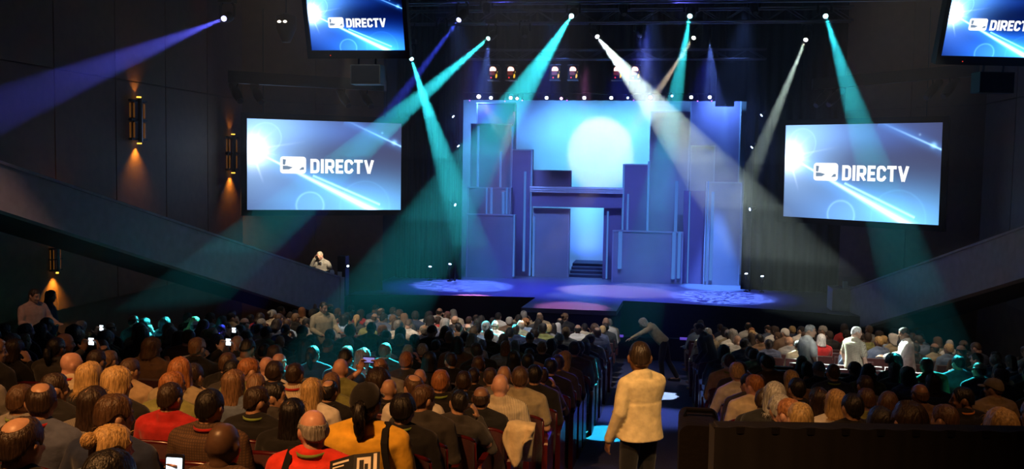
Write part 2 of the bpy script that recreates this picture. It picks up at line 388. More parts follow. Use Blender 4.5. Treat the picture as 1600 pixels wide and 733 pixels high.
def block_letters(body, x0, x1, z0, z1):                 # heavy squared capitals drawn as strokes, in the XZ plane
    t = .21; W_ = {'D': .64, 'I': t, 'R': .66, 'E': .54, 'C': .60, 'T': .62, 'V': .72}; gap = .085
    h = t/2
    def paths(c):
        w_ = W_[c]
        if c == 'I': return [[(h, 0), (h, 1)]]
        if c == 'D': return [[(h, 0), (h, 1)], [(h, 1-h)]+[(w_-h-.17+x, z) for x, z in arc(0, 1-h-.17, .17, 90, 0)]+[(w_-h-.17+x, z) for x, z in arc(0, h+.17, .17, 0, -90)]+[(h, h)]]
        if c == 'R': return [[(h, 0), (h, 1)], [(h, 1-h)]+[(w_-h-.14+x, z) for x, z in arc(0, 1-h-.14, .14, 90, 0)]+[(w_-h-.14+x, z) for x, z in arc(0, .42+.14, .14, 0, -90)]+[(h, .42)], [(w_*.48, .42), (w_-h*.9, 0)]]
        if c == 'E': return [[(h, 0), (h, 1)], [(h, 1-h), (w_, 1-h)], [(h, .5), (w_-.05, .5)], [(h, h), (w_, h)]]
        if c == 'C': return [[(w_, .70)]+[(w_-h-.13+x, z) for x, z in arc(.0, 1-h-.13, .13, 0, 90)]+[(h+.15+x, z) for x, z in arc(0, 1-h-.15, .15, 90, 180)]+[(h+.15+x, z) for x, z in arc(0, h+.15, .15, 180, 270)]+[(w_-h-.13+x, z) for x, z in arc(0, h+.13, .13, -90, 0)]+[(w_, .30)]]
        if c == 'T': return [[(0, 1-h), (w_, 1-h)], [(w_/2, 0), (w_/2, 1)]]
        if c == 'V': return [[(h*.95, 1), (w_/2, .03)], [(w_-h*.95, 1), (w_/2, .03)]]
    tot = sum(W_[c] for c in body)+gap*(len(body)-1); sx = (x1-x0)/tot; sz = z1-z0; mb = MB(); cx = 0
    for c in body:
        for path in paths(c):
            L_, R_ = [], []
            for i, (px, pz) in enumerate(path):
                a = Vector(path[max(i-1, 0)]); b = Vector(path[min(i+1, len(path)-1)]); d = (b-a).normalized(); n_ = Vector((-d.y, d.x))
                L_.append((px+n_.x*h, pz+n_.y*h)); R_.append((px-n_.x*h, pz-n_.y*h))
            for i in range(len(path)-1):
                q = [R_[i], R_[i+1], L_[i+1], L_[i]]; q = [(x0+(cx+x)*sx, z0+min(1, max(0, z))*sz) for x, z in q]
                v, f = slab2d(q, -.004, -.001); mb.add(v, f)
        cx += W_[c]+gap
    return mb
def rrect(x0, z0, x1, z1, r, n=5):
    pts = []
    for cx, cz, a0 in ((x1-r, z0+r, -90), (x1-r, z1-r, 0), (x0+r, z1-r, 90), (x0+r, z0+r, 180)):
        for i in range(n+1):
            a = math.radians(a0+90*i/n); pts.append((cx+r*math.cos(a), cz+r*math.sin(a)))
    return pts
def slab2d(pts, y0, y1):
    n = len(pts); v = [(x, y0, z) for x, z in pts]+[(x, y1, z) for x, z in pts]
    return v, [tuple(range(n)), tuple(range(2*n-1, n-1, -1))]+[(i, i+n, (i+1) % n+n, (i+1) % n) for i in range(n)]
def picture(parent, W, H, mat, part='picture', gain_logo=True):
    # picture quad in XZ, lower-left (-W/2, 0)
    me = mesh(part, [(-W/2, 0, 0), (W/2, 0, 0), (W/2, 0, H), (-W/2, 0, H)], [(0, 1, 2, 3)])
    uvl = me.uv_layers.new(name='UVMap')
    for i, q in enumerate(((0, 0), (1, 0), (1, 1), (0, 1))): uvl.data[i].uv = q
    p = link(part, me, mat, parent)
    fx = lambda u: -W/2+u*W
    fz = lambda v: v*H
    # emblem: rounded white frame with a swoosh picture inside
    v, f = slab2d(rrect(fx(0.205), fz(0.405), fx(0.370), fz(0.595), 0.035*H), -0.004, -0.001)
    MB().add(v, f).build('emblem', M['logo_white'], p)
    def shp(pts): 
        vv, f2 = slab2d([(fx(a), fz(b)) for a, b in pts], -0.0065, -0.0045); MB().add(vv, f2).build('emblem_swoosh', M['logo_blue'], p)
    shp([(0.222, 0.450), (0.262, 0.452), (0.285, 0.475), (0.250, 0.49), (0.222, 0.492)])
    shp([(0.222, 0.505), (0.236, 0.500), (0.242, 0.56), (0.222, 0.565)])
    shp([(0.325, 0.446), (0.356, 0.450), (0.356, 0.478), (0.343, 0.478)])
    block_letters('DIRECTV', fx(0.397), fx(0.815), fz(0.412), fz(0.573)).build('lettering', M['logo_white'], p)
    for vv in p.children: vv.location.y -= 0.002
    return p
def frame_from(bl, br, tl):
    x = (br-bl); W = x.length; x.normalize(); z = (tl-bl); H = z.length; z = (z-x*z.dot(x)).normalized(); y = z.cross(x)
    m = Matrix((x, y, z)).transposed().to_4x4(); m.translation = bl+x*W/2
    return m, W, H
def big_screen(bl, br, tl, label):
    m, W, H = frame_from(bl, br, tl)
    o = empty('projection_screen'); o.matrix_world = m; tag(o, label, 'screen', 'projection screens beside the stage')
    picture(o, W, H, M['screen_pic'])
    b = 0.16
    fr = MB(); fr.box((-W/2-b, -0.03, -b), (W/2+b, -0.0, 0)); fr.box((-W/2-b, -0.03, H), (W/2+b, 0, H+b))
    fr.box((-W/2-b, -0.03, 0), (-W/2, 0, H)); fr.box((W/2, -0.03, 0), (W/2+b, 0, H))
    fr.build('frame', M['drape'], o)
    MB().box((-W/2-b, 0.004, -b), (W/2+b, 0.06, H+b)).build('backing', M['drape'], o)
    for sx in (-0.4, 0.4):
        MB().tube([(sx*W, 0.03, H+b), (sx*W, 0.03, 5.5)], 0.012, 6).build('hanging_cable', M['black'], o)
dl, dr = 26.4, 28.0
big_screen(at(386, 328, dl), at(626, 328, dr), at(386, 185, dl), 'large lit projection screen left of the stage by the wall lamp')
dl, dr = 27.6, 24.4
big_screen(at(1224, 338, dl), at(1467, 352, dr), at(1225, 196, dl), 'large lit projection screen right of the stage')
def monitor(bl, wpx, yaw, tilt, D, label):
    W = wpx/FPX*D; H = W*0.5625
    o = empty('hanging_monitor'); b0 = at(bl[0], bl[1], D)
    R = Matrix.Rotation(yaw, 3, 'Z') @ Matrix.Rotation(tilt, 3, 'X')
    o.matrix_world = Matrix.Translation(b0 + R @ Vector((W/2, 0, 0))) @ R.to_4x4()
    tag(o, label, 'monitor', 'monitors hanging from the ceiling')
    picture(o, W, H, M['tv_pic'])
    b, bb = 0.055, 0.10
    v, f = [], []
    fr = MB(); fr.box((-W/2-b, -0.025, -bb), (W/2+b, 0.0, 0)); fr.box((-W/2-b, -0.025, H), (W/2+b, 0, H+b))
    fr.box((-W/2-b, -0.025, 0), (-W/2, 0, H)); fr.box((W/2, -0.025, 0), (W/2+b, 0, H)); fr.build('bezel', M['blackplastic'], o)
    MB().box((-W/2-b, 0.004, -bb), (W/2+b, 0.09, H+b)).build('back_case', M['blackplastic'], o)
    MB().box((-0.3*W, -0.03, -bb+0.035), (-0.3*W+0.008, -0.024, -bb+0.045)).build('power_light', emit('power_red' , (1, 0.05, 0.02), 1.0), o)
    MB().tube([(0, 0.06, H*0.6), (0, 0.06+1.2, H+3.9)], 0.025, 8).build('drop_pole', M['black'], o)
    # the dark loudspeaker slung below
    sp = empty('slung_loudspeaker'); sp.matrix_world = Matrix.Translation(o.matrix_world @ Vector((0.06*W, 0.02, -bb-0.02))) @ Matrix.Rotation(yaw, 4, 'Z')
    tag(sp, 'small black loudspeaker slung under the '+('left' if bl[0] < 800 else 'right')+' hanging monitor', 'loudspeaker', 'loudspeakers under the hanging monitors')
    w2 = 0.16*W
    MB().box((-w2, 0, -0.30), (w2, 0.2, -0.06)).build('cabinet', M['blackplastic'], sp)
    MB().box((-w2+0.012, -0.006, -0.288), (w2-0.012, 0, -0.072)).build('grille', M['drape'], sp)
    for sx in (-0.6, 0.55): MB().tube([(sx*w2, 0.1, -0.07), (sx*w2, 0.07, 0.16)], 0.014, 6).build('bracket', M['steel'], sp)
monitor((487.5, 78.5), 149, 0.0, math.radians(17), 12.0, 'black framed monitor hanging from the ceiling above the left screen')
monitor((1469.5, 86.5), 172, math.radians(12), math.radians(17), 11.2, 'black framed monitor hanging at the right, cut by the picture edge')

# ------------------------------------------------------------------ trusses and moving lights
def truss(label, x0, x1, y, z, s=0.36, step=0.55):
    o = empty('lighting_truss', ((x0+x1)/2, y, z)); tag(o, label, 'truss', 'black lighting trusses above the stage'); h = (x1-x0)/2
    cs = [(-s/2, 0), (s/2, 0), (-s/2, s), (s/2, s)]
    for a, b in cs: MB().tube([(-h, a, b), (h, a, b)], 0.026, 8).build('chord', M['steel'], o)
    n = int(2*h/step); mb = None
    for i in range(n):
        xa, xb = -h+2*h*i/n, -h+2*h*(i+1)/n
        for (a, b) in (((-s/2, 0), (-s/2, s)), ((s/2, 0), (s/2, s)), ((-s/2, 0), (s/2, 0))):
            p, q = (a, b) if i % 2 else (b, a)
            MB().tube([(xa, p[0], p[1]), (xb, q[0], q[1])], 0.013, 5).build('brace', M['steel'], o)
    for sx in (-0.8, 0.0, 0.8):
        MB().tube([(sx*h, 0, s), (sx*h, 0, ZT-z-0.01)], 0.012, 5).build('hanging_cable', M['black'], o)
    return o
ZA = at(893, 4, 24).z; ZB = at(933, 36, 27).z
truss('black box truss nearest the audience, carrying the teal beam lights', -9.3, 6.4, 23.9, ZA)
truss('black box truss behind the first, carrying the white beam lights', -8.2, 4.8, 27.0, ZB)
truss('black box truss over the stage edge holding the red blinder lamps', -6.5, 3.0, 31.0, at(880, 92, 31).z, 0.3)
_bz = at(945, 147, 32.6).z; _b0, _b1 = onY(725, 149, 32.6).x, onY(1121, 149, 32.6).x
batten = tag(MB().tube([(_b0, 32.6, _bz), (_b1, 32.6, _bz)], 0.03, 8).build('light_batten', M['black']), 'thin black pipe batten carrying the row of small blue lamps', 'pipe')
for _t in (.03, .35, .66, .97): MB().tube([(_b0+(_b1-_b0)*_t, 32.6, _bz), (_b0+(_b1-_b0)*_t, 32.6, ZT)], .012, 5).build('hanging_cable', M['black'], batten)
V3 = Vector
lens_cache = {}
def lens_mat(c, s):
    k = (c, s)
    if k not in lens_cache: lens_cache[k] = emit('lens_glow', c, s)
    return lens_cache[k]
def moving_light(p, t, c, lens, label, size=1.0, truss_z=None, truss_y=None):
    """A moving head: base box and clamp, yoke arms, barrel head with a glowing lens, its lamp inside."""
    p, t = Vector(p), Vector(t); d = (t-p).normalized()
    o = empty('moving_head_light', p); tag(o, label, 'stage light', 'moving head lights on the trusses')
    q = aim(d).to_matrix(); s = size
    body = MB(); body.tube([q @ Vector((0, 0, z)) for z in (0.0, 0.03, 0.20, 0.34, 0.42)], [0.085*s, 0.10*s, 0.13*s, 0.12*s, 0.06*s], 14)
    body.build('barrel', M['black'], o, True)
    MB().tube([q @ Vector((0, 0, -0.001)), q @ Vector((0, 0, -0.012))], 0.064*s, 16).build('lens', lens, o)
    cen = q @ Vector((0, 0, 0.2))
    side = d.cross(Vector((0, 0, 1))); side.normalize()
    zt = 0.44*s
    for k in (-1, 1):
        MB().tube([cen+side*0.17*s*k, cen+side*0.17*s*k+Vector((0, 0, zt*0.6)), cen+side*0.11*s*k+Vector((0, 0, zt*0.8))], 0.03*s, 6).build('yoke_arm', M['black'], o)
    MB().box((cen.x-0.18*s, cen.y-0.14*s, cen.z+zt*0.78), (cen.x+0.18*s, cen.y+0.14*s, cen.z+zt*1.08)).build('base_box', M['black'], o)
    zc = (truss_z-p.z) if truss_z is not None else cen.z+zt*1.08+0.2
    if truss_z is None: top_ = V3((cen.x, cen.y, ZT-p.z))
    else:
        ys = [truss_y-.18-p.y, truss_y+.18-p.y]; top_ = V3((cen.x, min(ys, key=lambda q_: abs(q_-cen.y)), truss_z-p.z))
    MB().tube([V3((cen.x, cen.y, cen.z+zt*1.05)), top_], 0.02, 6).build('clamp', M['black'], o)
    return o
TEAL, WHITE, WARM, BLUE, DEEP = (0.03, 0.62, 0.70), (0.75, 0.95, 0.85), (1.0, 0.85, 0.62), (0.12, 0.12, 1.0), (0.05, 0.08, 1.0)
# lens pixel + depth, audience target pixel + depth, colour, watts, cone
BEAMS = [
 ((893, 25, 24), (545, 560, 11.5), TEAL, 60000, 0.098, 'teal beam light on the front truss, third head from the left'),
 ((1078, 25, 24), (975, 600, 14.5), TEAL, 34000, 0.090, 'teal beam light on the front truss, above the white and teal crossing beams'),
 ((1290, 25, 24), (1463, 575, 13.5), TEAL, 30000, 0.095, 'teal beam light at the right end of the front truss'),
 ((350, 29, 22), (-60, 195, 13), BLUE, 14000, 0.080, 'violet blue beam light at the left end of the front truss'),
 ((717, 31, 24), (345, 525, 17), DEEP, 20000, 0.075, 'deep blue beam light on the front truss, beside the hanging monitor'),
 ((643, 92, 27), (778, 518, 20), TEAL, 70000, 0.125, 'teal beam light just under the hanging monitor'),
 ((763, 60, 27), (252, 500, 17.8), TEAL, 72000, 0.110, 'teal beam light on the second truss, shining far left'),
 ((933, 57, 27), (1322, 533, 17.6), WHITE, 36000, 0.185, 'white beam light on the second truss shining to the right'),
 ((1084, 59, 27), (775, 520, 20), WARM, 24000, 0.070, 'warm white beam light on the second truss shining left'),
 ((1259, 62, 27), (1060, 547, 19.5), WHITE, 24000, 0.075, 'pale white beam light at the right end of the second truss'),
]
for i, (a, b, c, e, ang, lab) in enumerate(BEAMS):
    p, t = at(*a), at(*b)
    lc = tuple(min(1, 0.45+x*0.7) for x in c)
    moving_light(p, t, c, lens_mat(lc, 6.0), lab, 0.95 if i < 5 else 0.9, (ZA if i < 5 else ZB) if i not in (3,) else None, 23.9 if i < 5 else 27.0)
    d = (t-p).normalized()
    spot('beam_lamp', p+d*0.02, t, c, e*2.9, ang, 0.18, 0.03)
# stage washes (lamps hidden behind the border, as in a real rig)
def wash(p, t, c, e, ang, blend=0.6, rad=0.15): return spot('stage_wash_lamp', p, t, c, e, ang, blend, rad)
cyc_c = onY(938, 232, 36.9)
for dx in (-4.5, -1.5, 1.5, 4.5):                           # blue wash over the sky cloth from the border
    wash((cyc_c.x+dx, 34.6, bz+.6), (cyc_c.x+dx*0.9, 36.9, cyc_c.z-0.6), (0.12, 0.36, 1.0), 560, 2.0, 1.0)
for dx in (-1.6, 1.6):
    wash((cyc_c.x+dx, 33.6, bz+.35), (cyc_c.x+dx*.5, 36.9, cyc_c.z-.3), (0.10, 0.58, 0.92), 720, 1.35, 1.0)
wash((cyc_c.x, 33.4, bz+.3), (cyc_c.x, 36.9, cyc_c.z), (1.0, 0.80, 0.18), 560, 0.66, 0.35, .05)
dc = onY(917, 350, 36.9)                                    # the strip of sky seen through the doorway
wash((dc.x, 35.0, dc.z+2.2), (dc.x, 36.9, dc.z+.6), (0.18, 0.72, 1.0), 300, 0.62, 1.0)
wash((dc.x, 36.1, STAGE+1.0), (dc.x, 36.9, STAGE+1.3), (0.06, 0.14, 1.0), 80, 2.2, 1.0)
for x in (-6.5, -3.5, -0.5, 2.2):
    wash((x, 29.0, EYE+4.6), (x*0.9-0.2, 33.5, EYE-1.2), (0.16, 0.30, 1.0), 1700, 0.80, 0.8)
for x in (-6.0, -3.8, -1.4, 1.2):
    wash((x, 30.2, EYE+3.6), (x*0.95-0.2, 30.3, STAGE), (0.05, 0.06, 1.0), 2400, 0.9, 0.8)
wash((-2.6, 31.0, EYE+3.4), (-2.5, 26.6, STAGE), (1.0, 0.30, 0.85), 3600, 0.26, 0.4)
wash((-.6, 24.5, EYE+3.6), (-.2, 15.5, .6), (0.26, 0.36, 1.0), 9500, 0.20, 0.6)
wash((-.6, 24.5, EYE+3.6), (-.2, 8.6, 2.0), (0.06, 0.08, 1.0), 7000, 0.16, 0.6)
def gobo(p, t, c, e, ang, scale):                            # rippled breakup pattern thrown on the stage floor
    o = wash(p, t, c, e, ang, .5, .02); l = o.data; l.use_nodes = True; nt = l.node_tree; em = nt.nodes['Emission']
    tc = N(nt, 'ShaderNodeTexCoord'); vo = N(nt, 'ShaderNodeTexVoronoi', feature='DISTANCE_TO_EDGE', i_Scale=scale); nz = N(nt, 'ShaderNodeTexNoise', i_Scale=scale*.7)
    mx = N(nt, 'ShaderNodeMix', data_type='RGBA'); mx.inputs['Factor'].default_value = .12
    nt.links.new(tc.outputs['Normal'], nz.inputs['Vector']); nt.links.new(tc.outputs['Normal'], mx.inputs['A']); nt.links.new(nz.outputs['Color'], mx.inputs['B']); nt.links.new(mx.outputs['Result'], vo.inputs['Vector'])
    mr = N(nt, 'ShaderNodeMapRange'); mr.inputs['From Min'].default_value = .02; mr.inputs['From Max'].default_value = .16; mr.inputs['To Min'].default_value = 2.2; mr.inputs['To Max'].default_value = .1
    nt.links.new(vo.outputs['Distance'], mr.inputs['Value']); nt.links.new(mr.outputs['Result'], em.inputs['Strength'])
gobo((-5.5, 29.5, EYE+3.8), (-6.4, 30.5, STAGE), (.14, .26, 1), 9000, .46, 26); gobo((1.2, 29.5, EYE+3.8), (1.8, 30.0, STAGE), (.14, .26, 1), 9000, .46, 26)
wash((-5.3, 25.5, EYE+3.6), at(705, 500, 23.5), (1.0, 0.25, 0.6), 1500, .16, .6)
# follow spots from the rear of the house on the men in white and on the front rows
spot('follow_spot', (1.5, 1.0, ZT-.5), (3.3, 18.1, 2.0), (.95, 1, .96), 9000, .115, .5, .05)
spot('follow_spot', (-5.0, 1.0, ZT-.5), at(790, 520, 19.5), (.95, 1, .97), 5500, .10, .6, .05)
spot('follow_spot', (-7.0, 1.0, ZT-.5), at(600, 500, 21.5), (1, .93, .85), 5000, .16, .8, .05)
# ------------------------------------------------------------------ people: materials tinted by each object's own colour
def tinted(name, rough, bump_s, bump_amt, stretch=(1, 1, 1), var=0.25, spec=0.3, sheen=0.0, pattern=None, attr=False):
    m, nt, b = newmat(name); L = nt.links.new
    oi = N(nt, 'ShaderNodeObjectInfo'); tc = N(nt, 'ShaderNodeTexCoord'); mp = N(nt, 'ShaderNodeMapping'); mp.inputs['Scale'].default_value = stretch
    L(tc.outputs['Object'], mp.inputs[0])
    no = N(nt, 'ShaderNodeTexNoise', i_Scale=bump_s, i_Detail=4.0); L(mp.outputs[0], no.inputs['Vector'])
    mx = N(nt, 'ShaderNodeMix', data_type='RGBA', blend_type='MULTIPLY'); mx.inputs['Factor'].default_value = 1
    rmp = N(nt, 'ShaderNodeMapRange'); rmp.inputs['From Min'].default_value = 0.3; rmp.inputs['From Max'].default_value = 0.7
    rmp.inputs['To Min'].default_value = 1-var; rmp.inputs['To Max'].default_value = 1+var*0.6
    L(no.outputs['Fac'], rmp.inputs['Value']); L(oi.outputs['Color'], mx.inputs['A']); L(rmp.outputs['Result'], mx.inputs['B'])
    c = mx.outputs['Result']
    if pattern:
        sp = N(nt, 'ShaderNodeSeparateXYZ'); L(tc.outputs['Object'], sp.inputs[0]); fs = []
        for ax, fr in pattern:
            a = N(nt, 'ShaderNodeMath', operation='MULTIPLY'); a.inputs[1].default_value = fr; L(sp.outputs[ax], a.inputs[0])
            q = N(nt, 'ShaderNodeMath', operation='FRACT'); L(a.outputs[0], q.inputs[0])
            h = N(nt, 'ShaderNodeMath', operation='LESS_THAN'); h.inputs[1].default_value = 0.35; L(q.outputs[0], h.inputs[0]); fs.append(h.outputs[0])
        f = fs[0]
        for g in fs[1:]:
            a = N(nt, 'ShaderNodeMath', operation='MAXIMUM'); L(f, a.inputs[0]); L(g, a.inputs[1]); f = a.outputs[0]
        mm = N(nt, 'ShaderNodeMath', operation='MULTIPLY'); mm.inputs[1].default_value = 0.6; L(f, mm.inputs[0])
        m2 = N(nt, 'ShaderNodeMix', data_type='RGBA'); L(mm.outputs[0], m2.inputs['Factor']); L(c, m2.inputs['A']); m2.inputs['B'].default_value = (0.04, 0.03, 0.03, 1); c = m2.outputs['Result']
    if attr:                                            # features (lips, brows, eyes) carried by a vertex colour
        at_ = N(nt, 'ShaderNodeAttribute', attribute_name='feature')
        m3 = N(nt, 'ShaderNodeMix', data_type='RGBA', blend_type='MULTIPLY'); m3.inputs['Factor'].default_value = 1
        L(c, m3.inputs['A']); L(at_.outputs['Color'], m3.inputs['B']); c = m3.outputs['Result']
    L(c, b.inputs['Base Color']); b.inputs['Roughness'].default_value = rough; b.inputs['Specular IOR Level'].default_value = spec
    if sheen: b.inputs['Sheen Weight'].default_value = sheen
    bp = N(nt, 'ShaderNodeBump', i_Strength=bump_amt, i_Distance=0.01); L(no.outputs['Fac'], bp.inputs['Height']); L(bp.outputs['Normal'], b.inputs['Normal'])
    return m
M['skin'] = tinted('skin', 0.42, 30, 0.06, var=0.12, spec=0.45, attr=True)
M['hair'] = tinted('hair', 0.42, 26, 0.9, stretch=(3.2, 3.2, 0.55), var=0.55, spec=0.5)
M['cloth'] = tinted('cloth', 0.85, 14, 0.55, var=0.22, spec=0.2, sheen=0.15)
M['plaid'] = tinted('plaid_cloth', 0.85, 14, 0.45, var=0.2, spec=0.2, pattern=((0, 60), (2, 60)))
M['striped'] = tinted('striped_cloth', 0.85, 14, 0.45, var=0.2, spec=0.2, pattern=((0, 70),))

# ------------------------------------------------------------------ head, hair
HT = [(.115,.004,-.006,-.014),(.110,.030,.032,-.048),(.098,.048,.056,-.072),(.080,.061,.074,-.088),(.05,.073,.090,-.100),(.02,.0775,.094,-.104),
      (-.01,.077,.091,-.099),(-.04,.073,.089,-.084),(-.07,.064,.089,-.058),(-.095,.052,.088,-.028),(-.113,.034,.082,.008),(-.122,.008,.062,.03)]
def prof(z, tab=HT):
    if z >= tab[0][0]: return tab[0][1:]
    for a, b in zip(tab, tab[1:]):
        if z >= b[0]:
            t = (a[0]-z)/(a[0]-b[0]); return tuple(a[k]+(b[k]-a[k])*t for k in (1, 2, 3))
    return tab[-1][1:]
def ringpt(z, a, tab=HT, off=0.0):                # a = 0 at the face, pi at the back of the head
    wx, yf, yb = prof(z, tab); mid, half = (yf+yb)/2, (yf-yb)/2
    c, s = math.cos(a), math.sin(a); e = 0.9
    return Vector(((wx+off)*math.copysign(abs(s)**e, s), mid+(half+off)*math.copysign(abs(c)**e, c), z))
def ball(mb, c, r, n=8, mat=None):
    rx, ry, rz = r if isinstance(r, tuple) else (r, r, r); v, f = [], []; c = Vector(c)
    for i in range(1, n):
        t = math.pi*i/n
        for k in range(2*n):
            p = math.pi*k/n; q = Vector((rx*math.sin(t)*math.cos(p), ry*math.sin(t)*math.sin(p), rz*math.cos(t)))
            v.append(c + (mat @ q if mat is not None else q))
    m = 2*n
    for i in range(n-2):
        for k in range(m): f.append((i*m+k, (i+1)*m+k, (i+1)*m+(k+1) % m, i*m+(k+1) % m))
    top = Vector((0, 0, rz)); v += [c+(mat @ top if mat is not None else top), c-(mat @ top if mat is not None else top)]
    for k in range(m):
        f.append((len(v)-2, k, (k+1) % m)); f.append((len(v)-1, (n-2)*m+(k+1) % m, (n-2)*m+k))
    mb.add(v, f)
def head_into(mb, Mh):
    n = 28; v, f = [], []; zs = [a[0] for a in HT]; zz = []
    for a, b in zip(zs, zs[1:]): zz += [a, (a+b)/2]
    zz.append(zs[-1])
    for z in zz:
        for k in range(n): v.append(Mh @ ringpt(z, 2*math.pi*k/n))
    for i in range(len(zz)-1):
        for k in range(n): f.append((i*n+k, (i+1)*n+k, (i+1)*n+(k+1) % n, i*n+(k+1) % n))
    f.append(tuple(range(n))); m = (len(zz)-1)*n; f.append(tuple(m+k for k in range(n-1, -1, -1)))
    mb.add(v, f)
    R = Mh.to_3x3()
    def bl(c, r): ball(mb, Mh @ Vector(c), r, 7, R)
    mb.tube([Mh @ Vector(p) for p in ((0, .088, .018), (0, .100, -.008), (0, .112, -.034), (0, .098, -.046))], [.009, .011, .0155, .012], 8)
    for s in (-1, 1):
        bl((s*.010, .102, -.037), (.010, .012, .009)); bl((s*.031, .080, .006), (.015, .013, .010)); bl((s*.032, .088, .026), (.022, .008, .006))
        bl((s*.0815, -.010, -.014), (.0085, .020, .033)); bl((s*.085, -.020, -.004), (.009, .014, .022)); bl((s*.045, .072, -.035), (.02, .02, .018))
    bl((0, .091, -.067), (.024, .008, .005)); bl((0, .090, -.077), (.021, .009, .006)); bl((0, .083, -.105), (.022, .014, .013))
def hairline(style):
    def g(a):
        d = abs((a+math.pi) % (2*math.pi)-math.pi)*180/math.pi     # 0 front .. 180 back
        pts = {'short': [(0,.074),(45,.066),(60,.040),(70,-.012),(80,.004),(92,.026),(108,.016),(124,-.018),(150,-.042),(180,-.050)],
               'receding': [(0,.088),(25,.100),(48,.078),(64,.038),(74,-.005),(90,.026),(108,.016),(126,-.018),(150,-.042),(180,-.050)],
               'bob': [(0,.066),(42,.055),(60,-.02),(75,-.10),(100,-.125),(180,-.13)],
               'long': [(0,.072),(40,.06),(58,-.02),(76,-.14),(105,-.24),(140,-.29),(180,-.30)],
               'cap': [(0,.045),(60,.04),(90,.030),(130,.0),(180,-.02)]}[style]
        for (x0, z0), (x1, z1) in zip(pts, pts[1:]):
            if d <= x1: return z0+(z1-z0)*(d-x0)/(x1-x0)
        return pts[-1][1]
    return g
def hair_mesh(name, style, th=.012, amp=.003, freq=9.0, top=None, seed=0, flare=0.0, part=False, nz=15, na=44):
    g = hairline(style); mb = MB(); o, i_ = [], []
    tab2 = [(z, wx, yf, yb) for z, wx, yf, yb in HT if z > -.005]+[(-.04,.080,.080,-.100),(-.10,.082,.06,-.100),(-.16,.083,.02,-.108),(-.30,.080,.0,-.118)]
    for j in range(nz+1):
        for k in range(na):
            a = 2*math.pi*k/na; zb = g(a); zt = .115 if top is None else max(top(a), zb+.004)
            t = j/nz; z = zt+(zb-zt)*(1-(1-t)**1.35 if top is None else t)
            p0 = ringpt(z, a, tab2)
            ctr = Vector((0, -.01, min(z, .02))); nrm = (p0-ctr).normalized()
            if style == 'long' and z < -.08: nrm.z = 0
            q = noise.noise(Vector((math.sin(a)*freq*.5+seed, math.cos(a)*freq*.5, z*9+seed)))
            st = noise.noise(Vector((a*freq*2.2+seed*3, z*4, seed)))
            tt = th*(0.55 if t > .93 else 1.0)+amp*(q*1.2+st)
            if top is not None: tt *= min(1, .12+t*3.0)
            if part and z > .06: tt *= 0.75+0.5*min(1, abs(math.sin(a)-.35)*2.5)
            if flare and z < -.02: tt += flare*min(1, (-.02-z)/.1)
            o.append(p0+nrm*max(.002, tt)); i_.append(p0-nrm*.006)
    f = []; n2 = len(o)
    for j in range(nz):
        for k in range(na):
            a, b, c, d = j*na+k, j*na+(k+1) % na, (j+1)*na+(k+1) % na, (j+1)*na+k
            f.append((a, d, c, b)); f.append((n2+a, n2+b, n2+c, n2+d))
    for k in range(na):
        a, b = nz*na+k, nz*na+(k+1) % na; f.append((a, n2+a, n2+b, b))
        if top is not None: f.append((k, (k+1) % na, n2+(k+1) % na, n2+k))
    if top is None: f.append(tuple(range(na)))
    mb.add(o+i_, f); return mb
def back_ring(h):
    def t(a):
        d = abs((a+math.pi) % (2*math.pi)-math.pi)*180/math.pi
        return h if d > 70 else h-(70-d)*.004
    return t
HAIR = {}
def mk(name, mb):
    me = mesh('hair_'+name, mb.v, mb.f, True); me.materials.append(M['hair']); HAIR[name] = me
mk('short', hair_mesh('short', 'short', .010, .003, seed=1)); mk('side_part', hair_mesh('sp', 'short', .014, .004, seed=2, part=True))
mk('crop', hair_mesh('crop', 'short', .006, .0015, seed=3)); mk('receding', hair_mesh('rec', 'receding', .010, .003, seed=4))
mk('curly', hair_mesh('curly', 'short', .018, .009, 26, seed=5)); mk('afro', hair_mesh('afro', 'short', .060, .012, 24, seed=6))
mk('horseshoe', hair_mesh('horse', 'short', .008, .003, seed=7, top=back_ring(.045), nz=9))
mk('thin_crown', hair_mesh('crown', 'short', .009, .003, seed=8, top=lambda a: .1135-.040*(.5-.5*math.cos(a))**1.5, nz=11))
mk('bob', hair_mesh('bob', 'bob', .014, .005, 12, seed=9, flare=.010)); mk('wavy_bob', hair_mesh('wbob', 'bob', .018, .009, 20, seed=10, flare=.012))
mk('long', hair_mesh('long', 'long', .012, .005, 12, seed=11)); mk('long_wavy', hair_mesh('longw', 'long', .017, .009, 18, seed=12, flare=.01))
b_ = hair_mesh('pony', 'short', .011, .002, seed=13)
b_.tube([(0, -.105, .03), (0, -.16, .02), (.01, -.175, -.05), (.005, -.15, -.13), (.0, -.13, -.20)], [.022, .034, .036, .028, .008], 10); mk('ponytail', b_)
b_ = hair_mesh('bun', 'short', .013, .003, seed=14); ball(b_, (0, -.125, .055), (.045, .04, .042)); mk('updo', b_)
b_ = hair_mesh('capdome', 'cap', .016, .0005, seed=15, nz=10)
bv, bf = [], []
for i in range(13):
    a = math.radians(-62+124*i/12); r0 = .092; r1 = .092+.075*math.cos(a*1.2)
    for rr, zz in ((r0, .045), (r1, .028)):
        bv += [(rr*math.sin(a)*.9, rr*math.cos(a)+.012, zz), (rr*math.sin(a)*.9, rr*math.cos(a)+.012, zz-.006)]
for i in range(12):
    a = 4*i; bf += [(a, a+4, a+6, a+2), (a+1, a+3, a+7, a+5), (a+2, a+6, a+7, a+3), (a, a+1, a+5, a+4)]
b_.add(bv, bf); ball(b_, (0, -.008, .131), (.008, .008, .005), 5)
CAPM = mesh('cap', b_.v, b_.f, True); CAPM.materials.append(M['cloth'])

